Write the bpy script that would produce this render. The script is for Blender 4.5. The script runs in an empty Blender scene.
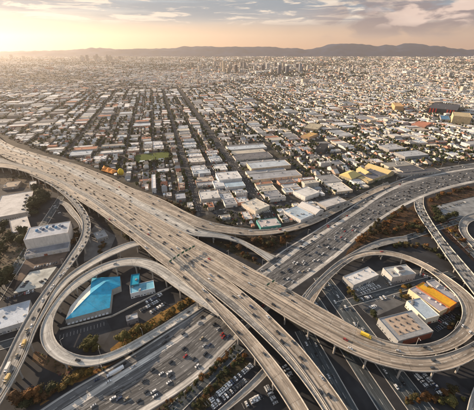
import bpy, bmesh, math, random
import numpy as np
from mathutils import Vector, Matrix
R = math.radians
rnd = random.Random(11)
nr = np.random.RandomState(7)
sc = bpy.context.scene
COL = sc.collection

# ------------------------------------------------------------------ camera
K = 1.35                             # survey scale: the aircraft flies at 270 m
ZK = 1.22
CAM_H, FPX, HOR = 200.0 * K, 300.0, 48.0
PITCH = math.atan((205 - HOR) / FPX)
cam = bpy.data.cameras.new('camera'); cam.sensor_width = 36; cam.lens = 36 * FPX / 474
cam.clip_start = 1; cam.clip_end = 60000
camo = bpy.data.objects.new('camera', cam); COL.objects.link(camo)
camo.location = (0, 0, CAM_H); camo.rotation_euler = (math.pi / 2 - PITCH, 0, 0)
sc.camera = camo

# ------------------------------------------------------------------ light
SUN_EL, SUN_AZ = 15.0, -60.0          # azimuth from +Y, negative to the west side of the view
sd = Vector((math.sin(R(SUN_AZ)) * math.cos(R(SUN_EL)), math.cos(R(SUN_AZ)) * math.cos(R(SUN_EL)), math.sin(R(SUN_EL))))
sun = bpy.data.lights.new('sun', 'SUN'); sun.energy = 4.6; sun.angle = R(0.6); sun.color = (1.0, 0.76, 0.53)
suno = bpy.data.objects.new('sun', sun); COL.objects.link(suno)
suno.rotation_euler = (-sd).to_track_quat('-Z', 'Y').to_euler(); suno.location = sd * 900

def build_world():
    w = bpy.data.worlds.new('World'); sc.world = w; w.use_nodes = True
    nt = w.node_tree; nt.nodes.clear(); N = nt.nodes.new; L = nt.links.new
    out = N('ShaderNodeOutputWorld'); bg = N('ShaderNodeBackground'); bg.inputs[1].default_value = 0.15
    sky = N('ShaderNodeTexSky'); sky.sky_type = 'NISHITA'; sky.sun_disc = False
    sky.sun_elevation = R(SUN_EL); sky.sun_rotation = R(SUN_AZ); sky.altitude = 200
    sky.air_density = 1.0; sky.dust_density = 1.0; sky.ozone_density = 1.5
    tc = N('ShaderNodeTexCoord'); sep = N('ShaderNodeSeparateXYZ'); L(tc.outputs['Generated'], sep.inputs[0])
    def math_(op, a, b=None, clamp=False):
        m = N('ShaderNodeMath'); m.operation = op; m.use_clamp = clamp
        for i, v in enumerate((a, b)):
            if v is None: continue
            if isinstance(v, (int, float)): m.inputs[i].default_value = v
            else: L(v, m.inputs[i])
        return m.outputs[0]
    az = math_('ARCTAN2', sep.outputs[0], sep.outputs[1])
    el = math_('ARCSINE', sep.outputs[2])
    def layer(sx, sy, seed, scale, detail, lo, hi, rough=.55, dist=0.0):
        cb = N('ShaderNodeCombineXYZ')
        L(math_('MULTIPLY', az, sx), cb.inputs[0]); L(math_('MULTIPLY', el, sy), cb.inputs[1]); cb.inputs[2].default_value = seed
        n = N('ShaderNodeTexNoise'); n.inputs['Scale'].default_value = scale; n.inputs['Detail'].default_value = detail
        n.inputs['Roughness'].default_value = rough; n.inputs['Distortion'].default_value = dist
        L(cb.outputs[0], n.inputs['Vector'])
        mr = N('ShaderNodeMapRange'); mr.clamp = True; mr.interpolation_type = 'SMOOTHSTEP'
        L(n.outputs[0], mr.inputs[0]); mr.inputs[1].default_value = lo; mr.inputs[2].default_value = hi
        return mr.outputs[0]
    def band(x, a, b, c, d):
        m1 = N('ShaderNodeMapRange'); m1.interpolation_type = 'SMOOTHSTEP'; L(x, m1.inputs[0]); m1.inputs[1].default_value = a; m1.inputs[2].default_value = b
        m2 = N('ShaderNodeMapRange'); m2.interpolation_type = 'SMOOTHSTEP'; L(x, m2.inputs[0]); m2.inputs[1].default_value = c; m2.inputs[2].default_value = d
        m2.inputs[3].default_value = 1; m2.inputs[4].default_value = 0
        return math_('MULTIPLY', m1.outputs[0], m2.outputs[0])
    def mix(fac, a, b, f=1.0):
        m = N('ShaderNodeMix'); m.data_type = 'RGBA'
        L(math_('MULTIPLY', fac, f), m.inputs[0])
        for i, v in ((6, a), (7, b)):
            if isinstance(v, tuple): m.inputs[i].default_value = (*v, 1)
            else: L(v, m.inputs[i])
        return m.outputs[2]
    def scale_col(c, s):
        m = N('ShaderNodeMix'); m.data_type = 'RGBA'; m.blend_type = 'MULTIPLY'; m.inputs[0].default_value = 1
        L(c, m.inputs[6]); m.inputs[7].default_value = (*s, 1); return m.outputs[2]
    base = sky.outputs[0]
    veil = N('ShaderNodeValToRGB'); cr = veil.color_ramp      # thin high overcast veil, dusty and warm low down
    while len(cr.elements) < len(VEIL): cr.elements.new(.5)
    for e, (p, c) in zip(cr.elements, VEIL): e.position = p; e.color = (*c, 1)
    L(math_('MAXIMUM', el, 0.0), veil.inputs[0])
    m = N('ShaderNodeMix'); m.data_type = 'RGBA'; m.inputs[0].default_value = .92; L(base, m.inputs[6]); 
    dv = math_('ADD', math_('MULTIPLY', math_('COSINE', math_('SUBTRACT', az, R(SUN_AZ))), .5), .5)      # the sky dims away from the sun
    dim = math_('ADD', math_('MULTIPLY', math_('POWER', dv, 1.5), .60), .40)
    low = band(el, -.3, -.2, .05, .14)
    vd = N('ShaderNodeMix'); vd.data_type = 'RGBA'; vd.blend_type = 'MULTIPLY'; L(low, vd.inputs[0]); L(veil.outputs[0], vd.inputs[6])
    cc = N('ShaderNodeCombineXYZ'); L(dim, cc.inputs[0]); L(dim, cc.inputs[1]); L(math_('POWER', dim, .45), cc.inputs[2]); L(cc.outputs[0], vd.inputs[7])
    L(vd.outputs[2], m.inputs[7]); base = m.outputs[2]
    # high thin overcast with long streaks
    hi = math_('MULTIPLY', layer(2.2, 26, 1.7, 1.6, 6, .34, .56), band(el, .05, .09, .9, 1.4))
    base = mix(hi, base, CLOUD_HIGH, .8)
    wisp = math_('MULTIPLY', layer(4.2, 40, 8.1, 1.7, 8, .50, .60, .62, .5), band(el, .05, .075, .6, 1.0))
    base = mix(wisp, base, CLOUD_WISP, .75)
    # grey purple cumulus bank low in the north east
    bank = math_('MULTIPLY', layer(7, 22, 3.3, 1.3, 8, .40, .56, .55, .4), math_('MULTIPLY', band(el, .012, .04, .09, .14), band(az, .10, .38, 2.6, 3.1)))
    base = mix(bank, base, CLOUD_BANK, .8)
    puff = math_('MULTIPLY', layer(7, 20, 5.9, 1.2, 8, .49, .56, .5, .3), math_('MULTIPLY', band(el, .04, .06, .10, .13), band(az, .30, .48, 2.6, 3.1)))
    base = mix(puff, base, CLOUD_PUFF, .85)
    L(base, bg.inputs[0]); L(bg.outputs[0], out.inputs[0])
HAZE_D = 3.0e-5
CLOUD_HIGH = (.80, .98, 1.15); CLOUD_WISP = (3.3, 2.75, 2.2); CLOUD_BANK = (.86, .66, .68); CLOUD_PUFF = (2.9, 2.2, 1.85)
VEIL = [(0, (3.0, 1.6, .74)), (.04, (2.8, 1.75, .98)), (.07, (1.75, 1.5, 1.28)), (.10, (1.05, 1.22, 1.38)), (.35, (1.3, 1.55, 1.85)), (1, (1.5, 1.75, 2.2))]
build_world()
vs = sc.view_settings; vs.view_transform = 'Standard'; vs.look = 'None'; vs.gamma = 1; vs.exposure = 1.12; vs.use_curve_mapping = False
sc.cycles.max_bounces = 6; sc.cycles.volume_bounces = 1; sc.cycles.use_denoising = True

# ------------------------------------------------------------------ survey: photo sight lines to ground plan
SP, CP = math.sin(PITCH), math.cos(PITCH)
def G(px, py, z=0.0):
    u = (px - 237) / FPX; v = (205 - py) / FPX
    dx, dy, dz = u, CP + v * SP, -SP + v * CP
    t = (z - CAM_H) / dz
    return (dx * t, dy * t)
def P(x, y, z=0.0):
    dz = z - CAM_H
    d = y * CP - dz * SP
    return 237 + FPX * x / d, 205 - FPX * (y * SP + dz * CP) / d
def slant(x, y, z=0): return math.sqrt(x * x + y * y + (z - CAM_H) ** 2)
TH = R(14.4)
AV = (-math.sin(TH), math.cos(TH)); BV = (math.cos(TH), math.sin(TH))
def ST(s, t): return (s * BV[0] + t * AV[0], s * BV[1] + t * AV[1])
def toST(x, y): return (x * BV[0] + y * BV[1], x * AV[0] + y * AV[1])

# ------------------------------------------------------------------ materials
MATS = {}
def nodes(name):
    m = bpy.data.materials.new(name); m.use_nodes = True; nt = m.node_tree
    b = nt.nodes['Principled BSDF']; MATS[name] = m
    return m, nt, b, nt.nodes.new, nt.links.new
def ramp(nt, fac, stops):
    r = nt.nodes.new('ShaderNodeValToRGB'); cr = r.color_ramp
    while len(cr.elements) < len(stops): cr.elements.new(.5)
    for e, (p, c) in zip(cr.elements, stops):
        e.position = p; e.color = (*c, 1) if len(c) == 3 else c
    nt.links.new(fac, r.inputs[0]); return r.outputs[0]
def noise(nt, vec, scale, detail=4, rough=.55, dim='3D'):
    n = nt.nodes.new('ShaderNodeTexNoise'); n.inputs['Scale'].default_value = scale
    n.inputs['Detail'].default_value = detail; n.inputs['Roughness'].default_value = rough
    if vec is not None: nt.links.new(vec, n.inputs['Vector'])
    return n.outputs[0]
def mulc(nt, a, b, blend='MULTIPLY', fac=1.0):
    m = nt.nodes.new('ShaderNodeMix'); m.data_type = 'RGBA'; m.blend_type = blend; m.inputs[0].default_value = fac
    for i, v in ((6, a), (7, b)):
        if isinstance(v, tuple): m.inputs[i].default_value = (*v, 1)
        else: nt.links.new(v, m.inputs[i])
    return m.outputs[2]
def mixf(nt, fac, a, b):
    m = nt.nodes.new('ShaderNodeMix'); m.data_type = 'RGBA'; nt.links.new(fac, m.inputs[0])
    for i, v in ((6, a), (7, b)):
        if isinstance(v, tuple): m.inputs[i].default_value = (*v, 1)
        else: nt.links.new(v, m.inputs[i])
    return m.outputs[2]
def coord(nt, which='Object'):
    return nt.nodes.new('ShaderNodeTexCoord').outputs[which]
def worldpos(nt): return nt.nodes.new('ShaderNodeNewGeometry').outputs['Position']
def mapped(nt, vec, scale):
    m = nt.nodes.new('ShaderNodeMapping'); m.inputs['Scale'].default_value = scale; nt.links.new(vec, m.inputs['Vector']); return m.outputs[0]

def m_objcol(name, rough, lo, hi, scale, detail=5, spec=.3, stretch=(1, 1, 1), coat=0):
    """colour comes from the object, mottled with wear"""
    m, nt, b, N, L = nodes(name)
    oi = N('ShaderNodeObjectInfo')
    n = noise(nt, mapped(nt, worldpos(nt), stretch), scale, detail, .6)
    g = ramp(nt, n, [(.3, (lo,) * 3), (.7, (hi,) * 3)])
    L(mulc(nt, oi.outputs['Color'], g), b.inputs['Base Color'])
    b.inputs['Roughness'].default_value = rough; b.inputs['Specular IOR Level'].default_value = spec
    b.inputs['Coat Weight'].default_value = coat
    return m
m_objcol('wall_paint', .9, .78, 1.06, .35, 4, .2, (1, 1, .3))
m_objcol('shingle', .92, .6, 1.15, 1.4, 5, .15)
m_objcol('car_paint', .3, .93, 1.03, 2, 2, .5, coat=.4)
m_objcol('metal', .5, .8, 1.08, .8, 3, .4)
m_objcol('leaf', .85, .45, 1.35, .55, 5, .15)
m_objcol('bark', .95, .6, 1.2, 3, 4, .1)
m_objcol('plain_ground', .95, .45, 1.35, .10, 9, .15)
m_objcol('asphalt_patch', .9, .55, 1.5, .06, 9, .25)
def flat_roof():
    m, nt, b, N, L = nodes('flat_roof')
    oi = N('ShaderNodeObjectInfo'); p = worldpos(nt)
    n1 = noise(nt, p, .07, 6, .6); n2 = noise(nt, p, .9, 4, .6)
    g = ramp(nt, n1, [(.3, (.62,) * 3), (.5, (.9,) * 3), (.72, (1.08,) * 3)])
    g2 = ramp(nt, n2, [(.3, (.8,) * 3), (.65, (1.04,) * 3)])
    # sheet seams
    br = N('ShaderNodeTexBrick'); br.inputs['Scale'].default_value = .22; br.inputs['Mortar Size'].default_value = .012
    br.inputs['Color1'].default_value = (1, 1, 1, 1); br.inputs['Color2'].default_value = (.9, .9, .9, 1); br.inputs['Mortar'].default_value = (.72, .72, .72, 1)
    mp = N('ShaderNodeMapping'); mp.inputs['Rotation'].default_value = (0, 0, -TH); L(p, mp.inputs[0]); L(mp.outputs[0], br.inputs[0])
    L(mulc(nt, mulc(nt, mulc(nt, oi.outputs['Color'], g), g2), br.outputs[0]), b.inputs['Base Color'])
    b.inputs['Roughness'].default_value = .85; b.inputs['Specular IOR Level'].default_value = .25
flat_roof()
GAIN = 1.2     # the wear layers below average well under one
def deck_mat(name, base, dark, joints=True):
    m, nt, b, N, L = nodes(name)
    uv = coord(nt, 'UV')
    st1 = noise(nt, mapped(nt, uv, (.62, .012, 1)), 1.0, 3, .55)      # tyre-worn streaks along the lanes
    st2 = noise(nt, mapped(nt, uv, (.22, .012, 1)), 1.0, 3, .5)
    pat = noise(nt, mapped(nt, uv, (.05, .02, 1)), 1.0, 3, .5)
    c = mixf(nt, ramp(nt, st1, [(.30, (0,) * 3), (.68, (1,) * 3)]), dark, base)
    c = mulc(nt, c, ramp(nt, st2, [(.3, (.72,) * 3), (.6, (1.05,) * 3)]))
    c = mulc(nt, c, ramp(nt, pat, [(.35, (.8,) * 3), (.6, (1.05,) * 3)]))
    # lane wear: dark oil band in the middle of every 3.7 m lane
    sx = N('ShaderNodeSeparateXYZ'); L(uv, sx.inputs[0])
    w = N('ShaderNodeMath'); w.operation = 'MULTIPLY'; w.inputs[1].default_value = 2 * math.pi / 3.7; L(sx.outputs[0], w.inputs[0])
    s = N('ShaderNodeMath'); s.operation = 'COSINE'; L(w.outputs[0], s.inputs[0])
    mr = N('ShaderNodeMapRange'); L(s.outputs[0], mr.inputs[0]); mr.inputs[1].default_value = -1; mr.inputs[2].default_value = .2; mr.inputs[3].default_value = .72; mr.inputs[4].default_value = 1
    c = mulc(nt, c, mr.outputs[0])
    ln = N('ShaderNodeVectorMath'); ln.operation = 'MULTIPLY'; ln.inputs[1].default_value = (1 / 3.7, 1 / 140.0, 0); L(uv, ln.inputs[0])
    lf = N('ShaderNodeVectorMath'); lf.operation = 'FLOOR'; L(ln.outputs[0], lf.inputs[0])
    lw_n = N('ShaderNodeTexWhiteNoise'); lw_n.noise_dimensions = '2D'; L(lf.outputs[0], lw_n.inputs['Vector'])
    c = mulc(nt, c, ramp(nt, lw_n.outputs['Value'], [(.0, (.70,) * 3), (.5, (.95,) * 3), (1, (1.12,) * 3)]))
    # slabs poured and patched at different times
    sn = N('ShaderNodeVectorMath'); sn.operation = 'MULTIPLY'; sn.inputs[1].default_value = (1 / 3.7, 1 / 9.0, 0); L(uv, sn.inputs[0])
    fl = N('ShaderNodeVectorMath'); fl.operation = 'FLOOR'; L(sn.outputs[0], fl.inputs[0])
    wn = N('ShaderNodeTexWhiteNoise'); wn.noise_dimensions = '2D'; L(fl.outputs[0], wn.inputs['Vector'])
    c = mulc(nt, c, ramp(nt, wn.outputs['Value'], [(.0, (.80,) * 3), (.75, (1.02,) * 3), (1, (1.12,) * 3)]))
    blot = noise(nt, mapped(nt, uv, (.35, .09, 1)), 1.0, 6, .7)
    c = mulc(nt, c, ramp(nt, blot, [(.32, (.62,) * 3), (.47, (1,) * 3)]))
    # expansion joints
    br = N('ShaderNodeMath'); br.operation = 'PINGPONG'; br.inputs[1].default_value = 12.5; L(sx.outputs[1], br.inputs[0])
    jr = N('ShaderNodeMapRange'); L(br.outputs[0], jr.inputs[0]); jr.inputs[1].default_value = .15; jr.inputs[2].default_value = .35; jr.inputs[3].default_value = .6; jr.inputs[4].default_value = 1
    if joints: c = mulc(nt, c, jr.outputs[0])
    c = mulc(nt, c, (GAIN,) * 3)
    L(c, b.inputs['Base Color']); b.inputs['Roughness'].default_value = .8; b.inputs['Specular IOR Level'].default_value = .35
deck_mat('deck_concrete', (.54, .46, .37), (.17, .142, .115))
deck_mat('deck_grey', (.37, .355, .33), (.12, .118, .112))
deck_mat('deck_pale', (.56, .54, .49), (.34, .325, .30))
deck_mat('road_concrete', (.20, .198, .195), (.04, .041, .043), False)
deck_mat('shoulder_concrete', (.62, .59, .54), (.40, .38, .35), False)
deck_mat('low_road', (.085, .10, .108), (.035, .042, .046), False)
deck_mat('street_asphalt', (.055, .054, .053), (.022, .022, .023), False)
def simple(name, c, rough=.8, lo=.75, hi=1.1, scale=.5, spec=.3):
    m, nt, b, N, L = nodes(name)
    n = noise(nt, worldpos(nt), scale, 6, .6)
    L(mulc(nt, c, ramp(nt, n, [(.3, (lo,) * 3), (.7, (hi,) * 3)])), b.inputs['Base Color'])
    b.inputs['Roughness'].default_value = rough; b.inputs['Specular IOR Level'].default_value = spec
    return m
simple('parapet', (.64, .59, .52), .85, .6, 1.1, .35)
simple('pier_concrete', (.48, .45, .41), .85, .65, 1.1, .3)
simple('marking', (.74, .73, .68), .7, .6, 1.05, 1.2)
simple('glass', (.03, .04, .05), .12, .8, 1.2, .2, .6)
simple('tyre', (.02, .02, .02), .9, .8, 1.2, 4)
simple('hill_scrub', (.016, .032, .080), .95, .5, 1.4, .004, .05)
simple('dirt', (.10, .072, .05), .95, .5, 1.3, .12, .1)
simple('grass', (.10, .125, .035), .95, .6, 1.3, .2, .1)
def attr_mat(name, rough, lo, hi, scale):
    m, nt, b, N, L = nodes(name)
    a = N('ShaderNodeAttribute'); a.attribute_name = 'tint'
    n = noise(nt, worldpos(nt), scale, 4, .6)
    L(mulc(nt, a.outputs['Color'], ramp(nt, n, [(.3, (lo,) * 3), (.7, (hi,) * 3)])), b.inputs['Base Color'])
    b.inputs['Roughness'].default_value = rough; b.inputs['Specular IOR Level'].default_value = .2
attr_mat('far_building', .9, .8, 1.08, .3)
attr_mat('far_leaf', .9, .55, 1.3, .6)
def ground_mat():
    m, nt, b, N, L = nodes('city_ground')
    p = worldpos(nt)
    n1 = noise(nt, p, .02, 8, .65); n2 = noise(nt, p, .0012, 6, .6); n3 = noise(nt, p, .25, 5, .6)
    c = ramp(nt, n1, [(.30, (.022, .022, .021)), (.46, (.036, .033, .028)), (.55, (.07, .06, .05)), (.66, (.03, .032, .019))])
    c = mulc(nt, c, ramp(nt, n2, [(.35, (.75,) * 3), (.65, (1.2,) * 3)]))
    c = mulc(nt, c, ramp(nt, n3, [(.3, (.75,) * 3), (.7, (1.2,) * 3)]))
    L(c, b.inputs['Base Color']); b.inputs['Roughness'].default_value = .92; b.inputs['Specular IOR Level'].default_value = .2
ground_mat()
def lot_mat():
    m, nt, b, N, L = nodes('block_ground')
    p = worldpos(nt)
    v = N('ShaderNodeTexVoronoi'); v.inputs['Scale'].default_value = .055; v.distance = 'CHEBYCHEV'
    mp = N('ShaderNodeMapping'); mp.inputs['Rotation'].default_value = (0, 0, -TH); L(p, mp.inputs[0]); L(mp.outputs[0], v.inputs['Vector'])
    sx = N('ShaderNodeSeparateColor'); L(v.outputs['Color'], sx.inputs[0])
    c = ramp(nt, sx.outputs[0], [(.1, (.035, .034, .031)), (.35, (.07, .066, .058)), (.55, (.034, .037, .018)), (.75, (.10, .088, .07)), (.95, (.05, .04, .028))])
    n3 = noise(nt, p, .3, 6, .65)
    c = mulc(nt, c, ramp(nt, n3, [(.3, (.65,) * 3), (.7, (1.2,) * 3)]))
    L(c, b.inputs['Base Color']); b.inputs['Roughness'].default_value = .92; b.inputs['Specular IOR Level'].default_value = .2
lot_mat()

# ------------------------------------------------------------------ mesh helpers
def new_obj(name, me, parent=None, color=None, kind=None):
    o = bpy.data.objects.new(name, me); COL.objects.link(o)
    if parent is not None: o.parent = parent
    if color is not None: o.color = (*color, 1)
    if kind: o['kind'] = kind
    return o
class MB:
    def __init__(s): s.v = []; s.f = []; s.uv = None
    def quad(s, a, b, c, d):
        i = len(s.v); s.v += [a, b, c, d]; s.f.append((i, i + 1, i + 2, i + 3)); return s
    def tri(s, a, b, c):
        i = len(s.v); s.v += [a, b, c]; s.f.append((i, i + 1, i + 2)); return s
    def prism(s, poly, z0, z1, bottom=False, top=True):
        n = len(poly); i = len(s.v)
        s.v += [(p[0], p[1], z0) for p in poly] + [(p[0], p[1], z1) for p in poly]
        for k in range(n):
            j = (k + 1) % n; s.f.append((i + k, i + j, i + n + j, i + n + k))
        if top: s.f.append(tuple(i + n + k for k in range(n)))
        if bottom: s.f.append(tuple(i + k for k in reversed(range(n))))
        return s
    def box(s, x0, x1, y0, y1, z0, z1, bottom=True):
        return s.prism([(x0, y0), (x1, y0), (x1, y1), (x0, y1)], z0, z1, bottom)
    def mesh(s, name, mat, smooth=False):
        me = bpy.data.meshes.new(name); me.from_pydata([tuple(map(float, v)) for v in s.v], [], s.f)
        me.materials.append(MATS[mat])
        if smooth: me.polygons.foreach_set('use_smooth', [True] * len(me.polygons))
        me.update(); return me
    def build(s, name, mat, parent=None, color=None, kind=None, smooth=False):
        return new_obj(name, s.mesh(name, mat, smooth), parent, color, kind)
def ccw(poly):
    a = sum(poly[i][0] * poly[(i + 1) % len(poly)][1] - poly[(i + 1) % len(poly)][0] * poly[i][1] for i in range(len(poly)))
    return poly if a > 0 else poly[::-1]
def empty(name, loc=(0, 0, 0), rz=0.0):
    o = bpy.data.objects.new(name, None); COL.objects.link(o); o.location = loc; o.rotation_euler = (0, 0, rz); o.empty_display_size = 1
    return o
def tag(o, label, cat, group=None):
    o['label'] = label; o['category'] = cat
    if group: o['group'] = group
    return o
USED = set()
ORD = ['first', 'second', 'third', 'fourth', 'fifth', 'sixth', 'seventh', 'eighth', 'ninth', 'tenth', 'eleventh', 'twelfth', 'thirteenth', 'fourteenth', 'fifteenth', 'sixteenth', 'seventeenth', 'eighteenth', 'nineteenth', 'twentieth']
def ordn(i):
    if i < 20: return ORD[i]
    n = i + 1
    if 11 <= n % 100 <= 13: return f'{n}th'
    return f"{n}{ {1: 'st', 2: 'nd', 3: 'rd'}.get(n % 10, 'th')}"
PENDING = []   # (object, what, where, category, group, sort key, how it is counted)
def later(o, what, where, cat, group, key, how='from left'):
    PENDING.append((o, what, where, cat, group, key, how))
def flush_labels():
    by = {}
    for r in PENDING: by.setdefault((r[1], r[2]), []).append(r)
    for (what, where), rows in by.items():
        rows.sort(key=lambda r: r[5])
        for i, r in enumerate(rows):
            lab = f'{what} {where}' if len(rows) == 1 else f'{what} {where}, {ordn(i)} {r[6]}'
            tag(r[0], lab, r[3], r[4])
LANDMARKS = []  # (x, y, phrase)
def where_of(x, y, far=1e9):
    best = min(LANDMARKS, key=lambda l: (l[0] - x) ** 2 + (l[1] - y) ** 2)
    dx, dy = x - best[0], y - best[1]
    d = math.hypot(dx, dy)
    if abs(dx) > abs(dy): w = 'right of' if dx > 0 else 'left of'
    else: w = 'beyond' if dy > 0 else 'in front of'
    return f'{w} {best[2]}', d

# ------------------------------------------------------------------ ground
g = MB(); ext = 20000
g.quad((-ext, -3000, 0), (ext, -3000, 0), (ext, 19000, 0), (-ext, 19000, 0))
g.build('ground', 'city_ground', kind='structure')

def hills():
    prof = [(-120, 52), (-40, 50.5), (0, 51.5), (40, 50.8), (70, 49.5), (100, 48.0), (130, 49), (150, 48.8), (170, 48.2), (185, 46.8), (205, 46.2), (225, 47.2), (245, 47.2), (262, 46.4), (278, 47.2), (290, 48.6), (300, 49.6), (312, 49), (322, 47.2), (331, 44.8), (340, 43.6), (352, 43.2), (364, 44.2), (378, 45.6), (388, 44.8), (396, 45.6), (404, 43.6), (414, 43.4), (426, 44.8), (438, 46), (452, 48.2), (470, 49.8), (500, 50), (560, 49.5)]
    D = 13500.0
    dcam = D * CP
    nx, ny = 400, 22
    V = []; F = []
    px = np.linspace(-120, 560, nx)
    py = np.interp(px, [p[0] for p in prof], [p[1] for p in prof])
    hx = (px - 237) / FPX * (D * CP) / 1.0
    z = np.zeros((ny, nx))
    rr = np.random.RandomState(3)
    def sm(n, k):
        a = rr.randn(n + 2 * k); ker = np.hanning(2 * k + 1); ker /= ker.sum(); a = np.convolve(a, ker, 'same')[k:-k]; return a / (np.abs(a).max() + 1e-6)
    ridgen = sm(nx, 2) * 26 + sm(nx, 6) * 26
    for j in range(ny):
        f = j / (ny - 1)
        yy = D - 1900 + 3400 * f
        prof_f = math.sin(min(1, f / .56) * math.pi / 2) ** 1.3 if f <= .56 else math.cos((f - .56) / .44 * math.pi / 2)
        spur = sm(nx, 5) * .5 + sm(nx, 11) * .8
        for i in range(nx):
            x = hx[i] * yy / D / CP * CP
            v = (205 - py[i]) / FPX
            dy, dz = CP + v * SP, -SP + v * CP
            top = CAM_H + D * dz / dy
            u = (px[i] - 237) / FPX
            hgt = max(0, top * prof_f + ridgen[i] * prof_f * .8 * min(1, max(0, top) / 220) + spur[i] * 95 * math.sin(math.pi * min(1, f / .56)) * (1 if f < .56 else 0) * min(1, max(0, top) / 120))
            V.append((u / dy * yy, yy, hgt - 2))
    for j in range(ny - 1):
        for i in range(nx - 1):
            a = j * nx + i; F.append((a, a + 1, a + nx + 1, a + nx))
    m = MB(); m.v = V; m.f = F
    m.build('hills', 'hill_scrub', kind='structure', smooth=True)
hills()

# ------------------------------------------------------------------ ribbons: viaduct decks and roads
def spline(pts, n=400):
    p = np.array(pts, float)
    p = np.vstack([2 * p[0] - p[1], p, 2 * p[-1] - p[-2]])
    out = []
    segs = len(p) - 3
    for i in range(segs):
        p0, p1, p2, p3 = p[i:i + 4]
        # centripetal Catmull-Rom
        t0 = 0; t1 = t0 + max(1e-6, np.linalg.norm(p1 - p0)) ** .5; t2 = t1 + max(1e-6, np.linalg.norm(p2 - p1)) ** .5; t3 = t2 + max(1e-6, np.linalg.norm(p3 - p2)) ** .5
        t = np.linspace(t1, t2, 24, endpoint=(i == segs - 1))[:, None]
        A1 = (t1 - t) / (t1 - t0) * p0 + (t - t0) / (t1 - t0) * p1
        A2 = (t2 - t) / (t2 - t1) * p1 + (t - t1) / (t2 - t1) * p2
        A3 = (t3 - t) / (t3 - t2) * p2 + (t - t2) / (t3 - t2) * p3
        B1 = (t2 - t) / (t2 - t0) * A1 + (t - t0) / (t2 - t0) * A2
        B2 = (t3 - t) / (t3 - t1) * A2 + (t - t1) / (t3 - t1) * A3
        out.append((t2 - t) / (t2 - t1) * B1 + (t - t1) / (t2 - t1) * B2)
    q = np.vstack(out)
    d = np.r_[0, np.cumsum(np.hypot(*np.diff(q, axis=0).T))]
    f = np.linspace(0, 1, n)
    return np.c_[np.interp(f, d / d[-1], q[:, 0]), np.interp(f, d / d[-1], q[:, 1])], f
def smooth_w(a, k=9):
    ker = np.hanning(k + 2)[1:-1]; ker /= ker.sum()
    p = np.pad(a, ((k // 2, k // 2), (0, 0)), mode='edge')
    for c in (0, 1):  # keep the ends where they are
        p[:k // 2, c] = 2 * a[0, c] - a[1:k // 2 + 1, c][::-1]; p[-(k // 2):, c] = 2 * a[-1, c] - a[-k // 2:-1, c][::-1][:k // 2]
    return np.c_[[np.convolve(p[:, c], ker, 'valid') for c in range(a.shape[1])]].T
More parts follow.
